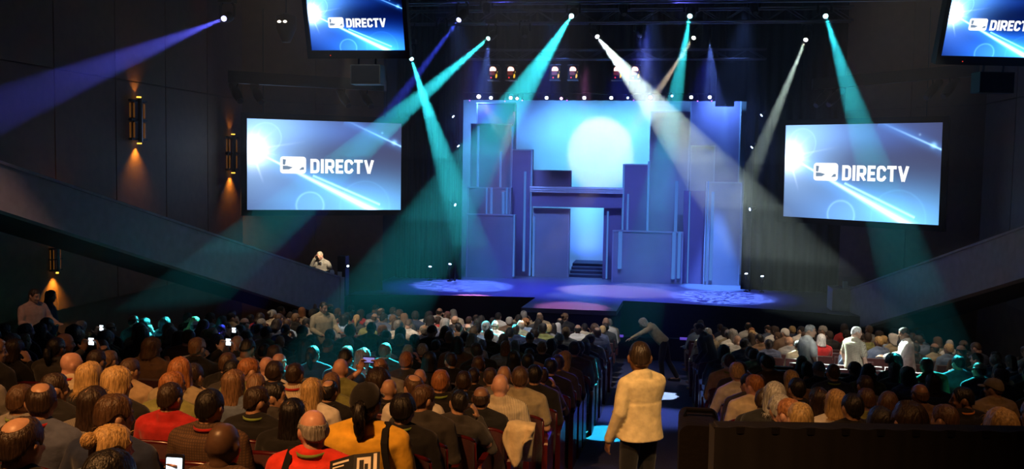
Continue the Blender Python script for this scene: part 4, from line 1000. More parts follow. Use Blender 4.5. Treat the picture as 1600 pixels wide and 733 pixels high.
NEAR = [
 (174, 700, 'phone_up', T_, 'short', 'black', 'black', 'black-haired person at the bottom edge holding a lit phone, only head showing', dict(w=85)),
 (32, 649, 'upright', T_, 'thin_crown', 'dark brown', 'black', 'dark-haired man with bald crown in black, at the lower left corner', dict(w=62)),
 (177, 663, 'turn_right', F, 'updo', 'blond', 'denim blue', 'blonde woman with pinned-up hair in denim blue shirt, lower left', dict(w=62)),
 (349, 662, 'upright', D_, 'bald', 'black', 'brown', 'shaved-headed dark-skinned man in brown plaid shirt at the bottom', dict(w=59, pattern='plaid')),
 (489, 638, 'turn_left', K_, 'horseshoe', 'grey', 'bright red', 'balding man in bright red polo with green lanyard, opening a booklet', dict(w=54, lanyard='green', sleeve='short')),
 (572, 598, 'upright', B_, 'ponytail', 'black', 'yellow', 'woman in yellow shirt and black cap with dark ponytail', dict(w=51, cap='black')),
 (64, 596, 'turn_left', T_, 'thin_crown', 'dark brown', 'slate blue', 'man with thinning hair in slate blue shirt and red lanyard', dict(w=46, lanyard='red')),
 (33, 600, 'upright', T_, 'receding', 'brown', 'grey', 'balding man in grey shirt half hidden behind slate blue shirt', dict(w=42, lanyard='green')),
 (87, 582, 'turn_right', T_, 'short', 'dark brown', 'black', 'dark-haired man in black looking right behind the slate blue shirt', dict(w=38)),
 (113, 551, 'turn_right', K_, 'bald', 'black', 'cream', 'bald shiny-headed man in cream shirt in the left block', dict(w=31, lanyard='red')),
 (139, 566, 'upright', F, 'wavy_bob', 'blond', 'black', 'woman with short tousled blond hair and black top', dict(w=38)),
 (184, 572, 'turn_right', F, 'bob', 'blond', 'black', 'woman with blond bob in black looking right beside the tousled blonde', dict(w=40)),
 (151, 546, 'upright', T_, 'receding', 'dark brown', 'charcoal', 'man with receding dark hair behind the tousled blonde', dict(w=29)),
 (171, 547, 'upright', F, 'short', 'light brown', 'olive', 'light-brown-haired person beside the receding dark head', dict(w=28)),
 (203, 559, 'upright', T_, 'short', 'brown', 'tan', 'brown-haired man in tan shirt with orange lanyard', dict(w=32, lanyard='orange')),
 (145, 603, 'upright', F, 'long', 'dark brown', 'grey', 'woman with long straight dark brown hair in striped top', dict(w=46, pattern='striped')),
 (181, 617, 'turn_right', F, 'side_part', 'brown', 'navy', 'man with thick brown hair and navy shirt in front of the blonde', dict(w=56)),
 (266, 597, 'upright', T_, 'short', 'dark brown', 'red', 'dark-haired man in a red sweater', dict(w=43)),
 (271, 580, 'turn_right', F, 'short', 'ginger', 'olive', 'ginger-haired man in olive just before the red sweater', dict(w=36)),
 (280, 559, 'turn_left', F, 'wavy_bob', 'ginger', 'khaki', 'woman with wavy ginger hair and khaki top', dict(w=33)),
 (302, 567, 'upright', T_, 'short', 'dark brown', 'tan', 'dark-haired man in tan shirt with red lanyard', dict(w=33, lanyard='red')),
 (328, 607, 'upright', T_, 'short', 'black', 'brown', 'black-haired man in brown plaid shirt with red lanyard', dict(w=45, lanyard='red', pattern='plaid')),
 (365, 577, 'upright', F, 'long', 'light brown', 'denim blue', 'woman with long light brown hair and blue top', dict(w=36)),
 (403, 603, 'turn_right', T_, 'receding', 'dark brown', 'black', 'man with thinning dark hair in black jacket and green lanyard', dict(w=41, lanyard='green')),
 (430, 597, 'profile_right', T_, 'short', 'black', 'charcoal', 'black-haired man in dark suit seen in profile facing right', dict(w=38)),
 (457, 622, 'upright', T_, 'long', 'black', 'black', 'woman with glossy long black hair and black top', dict(w=42)),
 (390, 558, 'turn_right', F, 'crop', 'ginger', 'olive', 'man with cropped ginger-brown hair and olive shirt', dict(w=32)),
 (403, 584, 'look_down', F, 'short', 'light brown', 'navy', 'light-brown-haired person bowed behind the dark suit', dict(w=33)),
 (429, 565, 'upright', T_, 'curly', 'dark brown', 'black', 'dark curly-haired person in black in the left block', dict(w=30)),
 (461, 566, 'upright', B_, 'crop', 'dark brown', 'cream', 'crop-haired man in cream striped shirt with red lanyard', dict(w=31, lanyard='red', pattern='striped')),
 (487, 590, 'upright', F, 'long', 'blond', 'white', 'woman with long straight blonde hair', dict(w=35)),
 (514, 593, 'upright', T_, 'thin_crown', 'black', 'black', 'man with thinning black hair and black lanyard, black shirt', dict(w=35, lanyard='charcoal')),
 (518, 582, 'upright', F, 'bob', 'light brown', 'olive', 'woman with fair bob before the thinning black hair', dict(w=31)),
 (532, 561, 'photo', K_, 'bald', 'black', 'olive', 'bald man in olive raising a camera in both hands', dict(w=29, sleeve='short')),
 (608, 593, 'upright', T_, 'bald', 'brown', 'black', 'bald man in black shirt with black lanyard next to yellow shirt', dict(w=32, lanyard='charcoal')),
 (593, 558, 'lean_left', B_, 'horseshoe', 'brown', 'grey', 'balding brown-haired man in grey beside the raised camera', dict(w=28)),
 (591, 580, 'upright', T_, 'afro', 'dark brown', 'charcoal', 'person with full dark brown hair before the bald man in black', dict(w=30)),
 (356, 550, 'upright', T_, 'short', 'brown', 'black', 'brown-haired person in black before the long light brown hair', {}),
 (364, 561, 'upright', T_, 'short', 'black', 'charcoal', 'black-haired person in charcoal near the long light brown hair', {}),
 (436, 551, 'upright', K_, 'horseshoe', 'ginger', 'black', 'balding pink-headed man in black in the left block', {}),
 (417, 558, 'upright', K_, 'bald', 'brown', 'white', 'bald pink-headed man in white in the left block', {}),
 (646, 584, 'turn_left', T_, 'thin_crown', 'brown', 'white', 'balding brown-haired man in white shirt in the left block', {}),
 (656, 577, 'upright', K_, 'bald', 'brown', 'cream', 'bald pink-headed man in cream shirt before the white shirt', dict(w=28)),
 (689, 577, 'upright', T_, 'short', 'ginger', 'black', 'auburn-haired man in black with bright green lanyard', dict(w=33, lanyard='green')),
 (663, 600, 'turn_right', T_, 'short', 'brown', 'charcoal', 'brown-haired man in charcoal shirt near the left block aisle', dict(w=36)),
 (630, 616, 'upright', T_, 'curly', 'black', 'black', 'person with bushy black hair and black shirt beside yellow shirt', dict(w=42, lanyard='green')),
 (720, 609, 'hand_cheek', T_, 'receding', 'black', 'charcoal', 'man with thinning black hair resting head on his hand', dict(w=36)),
 (725, 579, 'upright', T_, 'short', 'dark brown', 'black', 'dark-haired person in black behind the head-on-hand man', dict(w=28)),
 (752, 603, 'upright', B_, 'horseshoe', 'dark brown', 'black', 'bald-crowned brown man in black with tan jacket on his seat', dict(w=34)),
 (782, 585, 'upright', K_, 'bald', 'white', 'cream', 'bald man in striped cream shirt on the aisle side', dict(w=32, sleeve='short', pattern='striped')),
 (788, 572, 'upright', T_, 'bald', 'brown', 'grey', 'bald man in grey behind the striped cream shirt', dict(w=28)),
 (813, 572, 'upright', T_, 'short', 'brown', 'khaki', 'brown-haired man in khaki shirt on the aisle side', dict(w=31, sleeve='short')),
 (848, 573, 'hand_cheek', T_, 'short', 'dark brown', 'black', 'dark-haired person with hand to face at the aisle', dict(w=27)),
 (635, 549, 'upright', T_, 'short', 'ginger', 'charcoal', 'auburn-haired person in charcoal beside the teal-lit heads', {}),
 (671, 549, 'upright', T_, 'bob', 'black', 'black', 'woman with black bob beyond the green lanyard', {}),
 (704, 550, 'turn_left', T_, 'short', 'dark brown', 'black', 'dark-haired man in black beyond the green lanyard', {}),
 (748, 555, 'upright', B_, 'crop', 'brown', 'charcoal', 'crop-haired person in charcoal in mid left block', {}),
 (765, 574, 'lean_left', T_, 'short', 'brown', 'brown', 'brown-haired person leaning left before the striped cream shirt', dict(w=28)),
 (740, 574, 'upright', T_, 'crop', 'dark brown', 'black', 'crop-haired person in black before the head-on-hand man', dict(w=27)),
 (888, 572, 'upright', T_, 'short', 'black', 'black', 'black-haired person in black at the aisle end of row', {}),
 (803, 548, 'upright', T_, 'bob', 'black', 'black', 'person with black bob among dark heads near the aisle', {}),
 (825, 552, 'upright', T_, 'short', 'black', 'charcoal', 'black-haired person in charcoal among dark heads near the aisle', {}),
 (872, 547, 'upright', T_, 'short', 'dark brown', 'navy', 'dark-haired person with purple rim light near the aisle', {}),
 (905, 561, 'upright', T_, 'short', 'black', 'black', 'black-haired person in black right at the aisle', {}),
 (940, 551, 'turn_right', F, 'long_wavy', 'blond', 'charcoal', 'teal-lit long-haired woman in charcoal at the aisle', {}),
 (922, 556, 'upright', T_, 'short', 'dark brown', 'charcoal', 'dark-haired person beside the teal-lit long-haired woman', {}),
 (1121, 582, 'turn_left', K_, 'receding', 'ginger', 'cream', 'older ruddy man in cream shirt at the right block aisle', {}),
 (1100, 580, 'turn_left', T_, 'short', 'black', 'charcoal', 'black-haired man in dark jacket at the right block aisle', {}),
 (1138, 613, 'upright', F, 'curly', 'grey', 'black', 'person with frizzy grey hair behind the draped counter', {}),
 (1158, 604, 'turn_right', T_, 'short', 'dark brown', 'black', 'dark-brown-haired man beside the frizzy grey hair', {}),
 (1211, 596, 'upright', F, 'bob', 'grey', 'black', 'woman with smooth grey-blond bob in the right block', dict(w=36)),
 (1186, 585, 'upright', T_, 'short', 'dark brown', 'black', 'dark-haired person before the grey-blond bob', {}),
 (1233, 622, 'turn_left', K_, 'receding', 'ginger', 'black', 'ginger-haired person looking left beside short blond hair', {}),
 (1246, 628, 'upright', F, 'short', 'blond', 'black', 'person with short blond hair just above the draped counter', {}),
 (1307, 608, 'upright', F, 'bob', 'blond', 'white', 'woman with blond bob and white scarf in the right block', {}),
 (1333, 614, 'upright', T_, 'short', 'black', 'black', 'black-haired man beside the blond bob and white scarf', {}),
 (1280, 605, 'upright', T_, 'long', 'dark brown', 'black', 'woman with long dark hair beside the blond bob', {}),
 (1376, 635, 'upright', T_, 'bob', 'black', 'black', 'person with black bob just above the draped counter', dict(w=42)),
 (1354, 606, 'upright', T_, 'short', 'brown', 'olive', 'brown-haired man in olive-green shirt in the right block', {}),
 (1389, 611, 'turn_right', T_, 'short', 'brown', 'charcoal', 'brown-haired man in charcoal next to the olive shirt', {}),
 (1422, 628, 'upright', T_, 'curly', 'dark brown', 'black', 'person with thick dark curls above the draped counter', dict(w=48)),
 (1438, 599, 'upright', B_, 'horseshoe', 'brown', 'brown', 'bald-crowned man in brown in the right block', {}),
 (1476, 631, 'turn_left', T_, 'short', 'brown', 'brown', 'brown-haired man in brown just above the draped counter', {}),
 (1503, 604, 'profile_left', B_, 'short', 'black', 'black', 'man in profile facing left with orange lanyard, black shirt', dict(lanyard='orange')),
 (1552, 591, 'turn_left', T_, 'crop', 'brown', 'tan', 'man in tan cap and tan jacket in the right block', dict(cap='khaki')),
 (1566, 637, 'upright', F, 'bob', 'blond', 'charcoal', 'woman with streaked blond bob near the right picture edge', dict(w=49)),
 (1246, 590, 'upright', T_, 'short', 'black', 'black', 'black-haired person in black before short blond hair', {}),
 (1352, 586, 'upright', T_, 'short', 'dark brown', 'charcoal', 'dark-haired person in charcoal before the olive shirt', {}),
 (1397, 556, 'upright', D_, 'afro', 'black', 'black', 'person with very wide black afro in the right block', {}),
]
for (px, yt, pose, sk, st, hc, cl, lab, kw), y in zip(NEAR, relax(NEAR)):
    put(px, yt, pose, sk, st, hc, cl, lab, y, **dict(kw))

# the rest of the rows: seats at a regular pitch, most of them taken
SEATP = 0.56
def xs_left(): return [-1.27-SEATP*i for i in range(17)]
def xs_right(): return [0.93+SEATP*i for i in range(12)]
styles = ['short']*7+['side_part']*4+['crop']*3+['receding']*2+['horseshoe']*2+['thin_crown']*2+['bald']*2+['curly']*2+['bob']*3+['wavy_bob']*2+['long']*3+['long_wavy']+['ponytail', 'updo']
hcs = ['black']*8+['dark brown']*9+['brown']*6+['light brown']*3+['blond']*3+['ginger']+['grey']*4+['white']*2
cls = ['black']*10+['charcoal']*6+['navy']*5+['brown']*3+['grey']*6+['white']*9+['light blue']*5+['slate blue']*4+['cream']*4+['red']*3+['tan']*4+['khaki']*3+['olive']*2+['denim blue']*3+['purple']
skins = [F]*5+[T_]*5+[K_]*2+[B_]*2+[D_]
HN = {'short': '{} short-haired', 'side_part': '{}-haired', 'crop': 'crop-haired', 'receding': 'balding', 'horseshoe': 'bald-crowned', 'thin_crown': 'thin-haired', 'bald': 'bald', 'curly': '{} curly-haired', 'bob': '{} bob-haired', 'wavy_bob': '{} wavy-haired', 'long': '{} long-haired', 'long_wavy': '{} long-haired', 'ponytail': '{} ponytailed', 'updo': '{} updo'}
far_rows = []; auto = []; r2 = random.Random(5)
LAST = 24
for i, y in enumerate(rowY[:LAST]):
    for side, xs in (('left', xs_left()), ('right', xs_right())):
        for j, x0 in enumerate(xs):
            x = x0+r2.uniform(-.05, .05)
            if side == 'left' and x0 < -10.2+max(0, (y-18)*.18): continue
            if side == 'right' and x0 > 7.0-max(0, (y-14)*.1): continue
            p = Vector((x, y, floor_z(y)+1.27)); px, py, dd = project(p); wd = 250/dd
            if px < -25 or px > 1625 or py > 733: continue
            if not clear(x, y, .50, .74): continue
            hp = .94 if y > 9.5 else .78
            if r2.random() > hp: continue
            if y < 13 and any(abs(px-hx) < .60*wd+.45*hw and -1.0*wd-25 < hy-py < .7*wd and hw < wd*1.05 for hx, hy, hw in heads): continue
            if side == 'right' and y < 5.2: continue
            pose = r2.choice(SEATED_AUTO); auto.append((i, side, j, x, y, pose))
            places.append((x, y))
auto.sort(key=lambda a: a[4])
BUDGET = 300-len(people)-12
# things stand alone up to the budget, nearest first; the far remainder is one crowd
solo, crowd = auto[:BUDGET], auto[BUDGET:]
def looks(y):
    st = r2.choice(styles); hc = r2.choice(hcs); cl = r2.choice(cls); sk = r2.choice(skins)
    if sk in (D_, B_) and hc not in ('black', 'grey'): hc = 'black'
    if y < 14.0 and r2.random() < .6: cl = r2.choice(['black', 'charcoal', 'navy', 'black', 'brown'])
    return st, hc, cl, sk
PHONES = [(67, 554), (281, 551), (87, 514), (325, 516)]; phone_at = []
for i, side, j, x, y, pose in solo:
    st, hc, cl, sk = looks(y); tw = math.atan2(x+2.4, 34-y)+r2.uniform(-.12, .12)
    row = NROW-2-i
    lab = '%s person in %s, %s seat %s of aisle, %s row from stage' % (HN[st].format(hc), cl, ORD[j], side, ORD[LAST-1-i])
    hx_, hy_, _ = project((x, y, floor_z(y)+1.15)); ph_ = [q for q in PHONES if abs(q[0]-hx_) < 26 and abs(q[1]-hy_) < 16]
    if ph_: PHONES.remove(ph_[0]); pose = 'photo'; phone_at.append((ph_[0], len(people)))
    o = person(pose, (x, y, floor_z(y)), tw, r2.uniform(.94, 1.06), sk, st, hc, cl, lab, sleeve=r2.choice(['long', 'long', 'short']), legs=y < 12,
           lanyard=r2.choice([None]*4+['red', 'green', 'black']) if y < 14 else None)
    people.append((o, y, x, False))
for o, y, x, h in people:
    if y < 10.5:
        for c_ in list(o.children):
            if c_.name.startswith('hair') and c_.data.name[5:] in STR:
                s_ = bpy.data.objects.new('strands', STR[c_.data.name[5:]]); C.objects.link(s_); s_.parent = c_; s_.color = c_.color
    o['group'] = 'seated audience'

# the far crowd: a single mesh of coarse seated figures with their own colours
def crowd_mesh():
    m, nt, b = newmat('crowd'); a = N(nt, 'ShaderNodeAttribute', attribute_name='tint'); no = N(nt, 'ShaderNodeTexNoise', i_Scale=14.0)
    mx = N(nt, 'ShaderNodeMix', data_type='RGBA', blend_type='MULTIPLY'); mx.inputs['Factor'].default_value = 0.5
    nt.links.new(a.outputs['Color'], mx.inputs['A']); nt.links.new(no.outputs['Fac'], mx.inputs['B']); nt.links.new(mx.outputs['Result'], b.inputs['Base Color']); b.inputs['Roughness'].default_value = 0.8
    V_, Fc, Tc, nv = [], [], [], 0
    cache = {}
    def coarse(me):
        if me.name in cache: return cache[me.name]
        n0 = len(me.vertices)
        o = bpy.data.objects.new('tmp', me); C.objects.link(o); d = o.modifiers.new('d', 'DECIMATE'); d.ratio = min(1, 900/max(1, len(me.polygons)))
        t = o.modifiers.new('t', 'TRIANGULATE'); dg = bpy.context.evaluated_depsgraph_get(); e = bpy.data.meshes.new_from_object(o.evaluated_get(dg))
        co = np.empty(len(e.vertices)*3); e.vertices.foreach_get('co', co); fi = np.empty(len(e.polygons)*3, dtype=np.int32); e.polygons.foreach_get('vertices', fi)
        bpy.data.objects.remove(o); bpy.data.meshes.remove(e); cache[me.name] = (co.reshape(-1, 3), fi.reshape(-1, 3)); return cache[me.name]
    for i, side, j, x, y, pose in crowd:
        st, hc, cl, sk = looks(y); P = POSES[pose]; tw = math.atan2(x+2.4, 34-y)+r2.uniform(-.12, .12); s = r2.uniform(.94, 1.06)
        W = Matrix.Translation((x, y, floor_z(y))) @ Matrix.Rotation(tw, 4, 'Z') @ Matrix.Scale(s, 4)
        items = [(P['body'], W, SKIN[sk]), (P['long'], W, CL[cl])]
        if st in HAIR: items.append((HAIR[st], W @ P['Mh'], HC[hc]))
        for me, mat, c in items:
            co, fi = coarse(me); A = np.array(mat); V_.append(co @ A[:3, :3].T+A[:3, 3]); Fc.append(fi+nv); nv += len(co); Tc.append(np.tile(np.array(col4(c)), (len(co), 1)))
    if not V_: return
    v = np.concatenate(V_); f = np.concatenate(Fc); c = np.concatenate(Tc)
    me = bpy.data.meshes.new('crowd'); me.vertices.add(len(v)); me.vertices.foreach_set('co', v.ravel()); me.loops.add(f.size); me.loops.foreach_set('vertex_index', f.ravel().astype(np.int32))
    me.polygons.add(len(f)); me.polygons.foreach_set('loop_start', np.arange(0, f.size, 3, dtype=np.int32)); me.update(calc_edges=True); me.polygons.foreach_set('use_smooth', [True]*len(f))
    ca = me.color_attributes.new('tint', 'FLOAT_COLOR', 'POINT'); ca.data.foreach_set('color', c.ravel())
    o = link('seated_crowd', me, m); tag(o, 'distant seated crowd filling the front rows below the stage', 'crowd', kind='stuff'); print('crowd', len(crowd), len(f))
crowd_mesh()

# seats: single ones where they can be seen, the hidden far ones as one mass
far_seats = []; seat_at = [(q[2], q[1]) for q in people if q[3]]+[(q[2], q[1]) for q in people if not q[3]]+[(a[3], a[4]) for a in crowd]
for i, y in enumerate(rowY[:LAST]):
    for side, xs in (('left', xs_left()), ('right', xs_right())):
        for x in xs:
            if side == 'left' and x < -10.2+max(0, (y-18)*.18): continue
            if side == 'right' and (x > 7.0-max(0, (y-14)*.1) or y < 5.2): continue
            if not any(abs(x-a) < .53 and abs(y-b) < .74 for a, b in seat_at): seat_at.append((x, y))
n_s = 0
for x, y in sorted(seat_at, key=lambda p: p[1]):
    px, py, dd = project((x, y, floor_z(y)+.9))
    if px < -40 or px > 1640 or py > 760: continue
    left = x < -.2
    aisle = not any(abs(b-y) < .5 and ((a > x+.3 and a < -.2) if left else (a < x-.3 and a > -.2)) for a, b in seat_at) and -2.0 < x < 1.7
    if y < 9.6 or (aisle and y < 21):
        near = min(people, key=lambda q: (q[2]-x)**2+(q[1]-y)**2); taken = abs(near[2]-x) < .06 and abs(near[1]-y) < .06
        lb_ = ' '.join(near[0]['label'].replace(' person', '').split()[:11])
        seat(x, y, ('dark red seat of the ' if taken else 'empty dark red seat beside ')+lb_, (1 if left else -1) if aisle else 0)
    else: far_seats.append((x, y))
mb = MB()
for x, y in far_seats:
    z = floor_z(y)
    mb.box((x-.25, y-.29, z+.36), (x+.25, y-.20, z+.88)); mb.box((x-.235, y-.2, z+.33), (x+.235, y+.3, z+.42)); mb.box((x-.03, y-.12, z), (x+.03, y+.1, z+.33))
tag(mb.build('distant_seating', M['velvet']), 'rows of dark red seats under the distant audience', 'seating', kind='stuff')
print('people', len(people), 'crowd', len(crowd), 'objects', len(bpy.data.objects))
# ------------------------------------------------------------------ standing people
def stand_legs(spread=.10, fwd=0.0, z=.90):
    return tuple((V((s*.09, .0, z)), V((s*spread, .03+fwd*s*.5, z*.53)), V((s*(spread+.01), -.01+fwd*s, .085)), V((s*(spread+.03), .14+fwd*s, .035))) for s in (-1, 1))
def hang(s, y=.0, out=.06, ex=.0): return (V((s*(.22+out), -.02+y*.4, 1.13)), V((s*(.215+out+ex), .05+y, .90)), V((0, .25, -1)), V((-s, 0, 0)), .55)
lg = stand_legs(.11, .03)
P_ = figure('usher', V((0, 0, .92)), V((0, -.02, 1.44)), V((0, .025, 1.585)), hr(-30, -6, 0), [(V((-.225, -.03, 1.13)), V((-.245, .10, .87)), V((-.02, .3, -1)), V((1, 0, 0)), .45), (V((.19, .07, 1.14)), V((.0, .20, 1.09)), V((-.9, .1, .1)), V((0, -.4, -1)), .6)], lg, 0, vox=.0085, sleeves=('long',), coat=.026, hs=1.18, hem=.03, wide=.95, belly=.02, shoes=True); P_['coat'] = 1
up_ = at(1003, 522, 7.6)
U = person('usher', (up_.x, up_.y, floor_z(up_.y)), 0.62, .925, B_, 'crop', 'dark brown', (.75, .62, .36), 'usher with short dark hair in a cream jacket standing in the aisle', trouser='black')
s_ = bpy.data.objects.new('strands', STR['crop']); C.objects.link(s_); hh = [c for c in U.children if c.name.startswith('hair')][0]; s_.parent = hh; s_.color = hh.color
_r = MB()                                                   # stand-up collar and hem band of the jacket
for zc, r1, r2, hgt, tilt in ((1.450, .075, .078, .028, 1),):
    m = 28; vv, ff = [], []
    for i in range(m):
        a = 2*math.pi*i/m
        if True:
            for hh_, k in ((-.02, 1.10), (hgt, 1.02)):
                for q in (1, .93): vv.append((r1*k*q*math.cos(a), -.012+r2*k*q*math.sin(a), zc+hh_-.03*max(0, math.sin(a))))
    for i in range(m):
        a, b2 = 4*i, 4*((i+1) % m); ff += [(a, b2, b2+2, a+2), (a+1, a+3, b2+3, b2+1), (a, a+1, b2+1, b2), (a+2, b2+2, b2+3, a+3)]
    _r.add(vv, ff)
cl_ = _r.build('collar', M['cloth'], U, True); cl_.color = (.75, .62, .36, 1)
# man bending over the left aisle seats
figure('bending', V((0, 0, .92)), V((0, .36, 1.28)), V((0, .50, 1.33)), hr(0, -35, 0), [(V((-.25, .52, 1.12)), V((-.18, .74, .98)), V((0, 1, -.4)), V((0, 0, -1)), .5), (V((.27, .50, 1.10)), V((.20, .72, .92)), V((0, 1, -.3)), V((0, 0, -1)), .5)],
       ((V((-.09, 0, .90)), V((-.12, .05, .48)), V((-.13, .0, .085)), V((-.14, .14, .035))), (V((.09, 0, .90)), V((.13, -.08, .47)), V((.16, -.30, .085)), V((.17, -.16, .035)))), sleeves=('long',), coat=.0, wide=.9, shoes=True)
p = onZ(1038, 590, floor_z(20.6)); person('bending', (p.x-.02, p.y, floor_z(p.y)), 1.45, .97, T_, 'bob', 'grey', 'tan', 'person with grey hair bending over from the aisle, dark trousers', trouser='black')
figure('leaning', V((0, 0, .92)), V((0, .16, 1.40)), V((0, .25, 1.52)), hr(10, -16, 0), [hang(-1, .16, .03), hang(1, .18, .03)], stand_legs(.12), sleeves=('long',), coat=.03, shoes=True); POSES['leaning']['coat'] = 1
figure('standing', V((0, 0, .92)), V((0, -.01, 1.44)), V((0, .03, 1.58)), hr(-25, -6, 0), [hang(-1, .0, .04), hang(1, .02, .04)], stand_legs(.11), sleeves=('short', 'long'), shoes=True)
figure('serving', V((0, 0, .92)), V((0, .03, 1.44)), V((0, .08, 1.58)), hr(8, -14, 0), [(V((-.25, .12, 1.16)), V((-.17, .40, 1.12)), V((.1, 1, .1)), V((0, 0, -1)), .4), (V((.26, .10, 1.15)), V((.20, .38, 1.08)), V((-.1, 1, .1)), V((0, 0, -1)), .4)], stand_legs(.11), sleeves=('long',), coat=.015, shoes=True); POSES['serving']['coat'] = 1
def stand(px, ytop, pose, yaw, h, sk, st, hc, cl, lab, dmin=10, span=8, **kw):
    """Stand a person of height h on the floor where head and floor both fit the picture."""
    best = None
    for k in range(int(span/.04)):
        y = dmin+.04*k; r = ray(px, ytop); q = EYEV+r*(y/r.y); c = abs(q.z-floor_z(y)-h)
        if best is None or c < best[0]: best = (c, q)
    q = best[1]; n = len(places)
    return person(pose, (q.x, q.y, floor_z(q.y)), yaw, h/(POSES[pose]['Mh'] @ V((0, 0, .125))).z, sk, st, hc, cl, lab, **kw)
stand(1112, 507, 'leaning', 1.2, 1.52, T_, 'short', 'dark brown', 'charcoal', 'man in dark grey jacket leaning forward beside the right block aisle', trouser='black')
stand(1264, 507, 'standing', -1.25, 1.62, T_, 'crop', 'grey', 'white', 'standing man in white short-sleeved shirt, first of the three in white', sleeve='short', trouser='charcoal')
stand(1337, 510, 'standing', -.95, 1.60, F, 'crop', 'white', 'cream', 'standing man in pale patterned shirt, middle of the three in white', sleeve='short', pattern='plaid', trouser='khaki')
stand(1420, 508, 'serving', 1.35, 1.60, B_, 'short', 'black', 'white', 'standing man in long white jacket facing left, arms held forward', trouser='black')
stand(503, 471, 'serving', -2.3, 1.66, B_, 'crop', 'black', 'khaki', 'man in open khaki jacket standing turned away from the stage', 12, trouser='charcoal')
stand(49, 448, 'serving', -1.9, 1.75, T_, 'short', 'dark brown', (.40, .26, .22), 'man in pinkish shirt standing by the left wall below the lamp', 10, 5, trouser='black')
stand(76, 438, 'standing', -.9, 1.70, B_, 'long', 'black', 'navy', 'person in dark blue standing behind the pinkish shirt by the left wall', 12.5, 4, trouser='black')

# ------------------------------------------------------------------ side ramps with grey parapets
def ramp(side, p0, p1, q0, q1, d0, d1, label, wallx):
    a0, a1 = at(p0[0], p0[1], d0), at(p1[0], p1[1], d1); b0, b1 = at(q0[0], q0[1], d0), at(q1[0], q1[1], d1)
    for u, v_ in ((a0, b0), (a1, b1)): v_.x, v_.y = u.x, u.y
    s = -1 if side == 'left' else 1
    o = struct(MB().quadslab([b0, b1, a1, a0], (s*.22, 0, 0)).build('trim_parapet_'+side, M['parapet']))
    MB().quadslab([a0+V((-s*.03, 0, 0)), a1+V((-s*.03, 0, 0)), a1+V((-s*.03, 0, .05)), a0+V((-s*.03, 0, .05))], (s*.28, 0, 0)).build('coping', M['parapet'], o)
    fl = MB(); c0, c1 = b0+V((s*.22, 0, 0)), b1+V((s*.22, 0, 0)); w0, w1 = V((wallx, c0.y, c0.z)), V((wallx, c1.y, c1.z))
    if abs(w1.x) > 0: fl.quadslab([c0, c1, V((c1.x+s*1.1, c1.y-.0, c1.z)), w0], (0, 0, .12)).build('ramp_floor', M['concrete'], o)
    return o, a1, b1
lo, la, lb = ramp('left', (-30, 246), (531, 435), (-30, 319), (531, 500), 15.0, 26.3, '', X0)
ro, ra, rb = ramp('right', (1640, 343), (1329, 453), (1640, 423), (1329, 517), 17.6, 26.6, '', X1)
e0 = at(1296, 463, 27.2); struct(MB().box((e0.x, ra.y+.05, .05), (ra.x+.25, ra.y+.9, ra.z)).build('trim_parapet_end_right', M['parapet']))
struct(MB().box((la.x-.25, la.y+.0, .05), (la.x+.02, la.y+.5, la.z)).build('trim_parapet_end_left', M['parapet']))
wp = at(1321, 454, 26.9); tag(MB().box((wp.x-.06, ra.y+.3, ra.z+.0), (wp.x+.06, ra.y+.42, ra.z+.19)).build('small_box', M['whitepaper']), 'small pale box on the end of the right parapet', 'box')
# presenter's landing, presenter, desk lamp papers, loudspeaker stack
pl = at(505, 425, 27.35); zf = lb.z+.06
struct(MB().box((la.x-2.0, la.y+.02, zf-.16), (la.x+.2, la.y+1.25, zf)).build('trim_landing_left', M['concrete']))
figure('presenter', V((0, 0, .92)), V((.03, .0, 1.44)), V((.07, .05, 1.58)), hr(10, -12, 14), [(V((-.31, .02, 1.17)), V((-.10, .22, 1.10)), V((1, .2, -.1)), V((0, -1, 0)), .7), (V((.33, .14, 1.22)), V((.21, .12, 1.48)), V((-.2, -.2, 1)), V((-1, -.2, 0)), .9)], stand_legs(.11), sleeves=('long',), coat=.03, shoes=True); POSES['presenter']['coat'] = 1
pr = at(505, 393, 27.35); hgt = pr.z-zf
PR = person('presenter', (pr.x, pr.y, zf), math.pi-.35, hgt/1.70, K_, 'receding', 'grey', (.16, .15, .15), 'presenter in grey jacket and black bow tie leaning head on hand, left ramp', trouser='black')
sf = MB(); v, f = slab2d([(-.075, 1.42), (.075, 1.42), (.05, 1.2), (.0, 1.05), (-.05, 1.2)], .118, .146); sf.add(v, f); o = sf.build('shirt_front', M['whitepaper'], PR)
bt = MB(); v, f = slab2d([(-.06, 1.43), (-.012, 1.408), (.012, 1.408), (.06, 1.43), (.06, 1.365), (.012, 1.39), (-.012, 1.39), (-.06, 1.365)], .146, .165); bt.add(v, f); bt.build('bow_tie', M['drape'], PR)
for k, (px, w_, h_) in enumerate(((470.5, .05, .10), (474, .05, .13), (477.5, .06, .10), (481, .05, .12))):
    q = at(px, 419, 26.2); tt = (q.x-lo.data.vertices[0].co.x)
    b = MB(); b.tube([V((0, 0, 0)), V((0, 0, h_*.7)), V((0, 0, h_))], [w_, w_*1.05, w_*.9], 10); o = b.build('paper_cup', M['whitepaper'], None, True)
    d_ = (la-at(-30, 246, 15.0)); t = (q.y-at(-30, 246, 15.0).y)/d_.y; L0 = at(-30, 246, 15.0)+d_*t
    o.location = (L0.x-.1, L0.y, L0.z+.05); tag(o, 'white paper cup on the parapet ledge beside the presenter, %s from the left' % ORD[k], 'cup', 'white cups on the parapet')
sp = at(535, 436, 26.75); o = empty('loudspeaker_stack', (sp.x, sp.y, 0.05)); tag(o, 'tall black loudspeaker stack at the low end of the left parapet', 'loudspeaker')
top = at(535, 400, 26.75).z
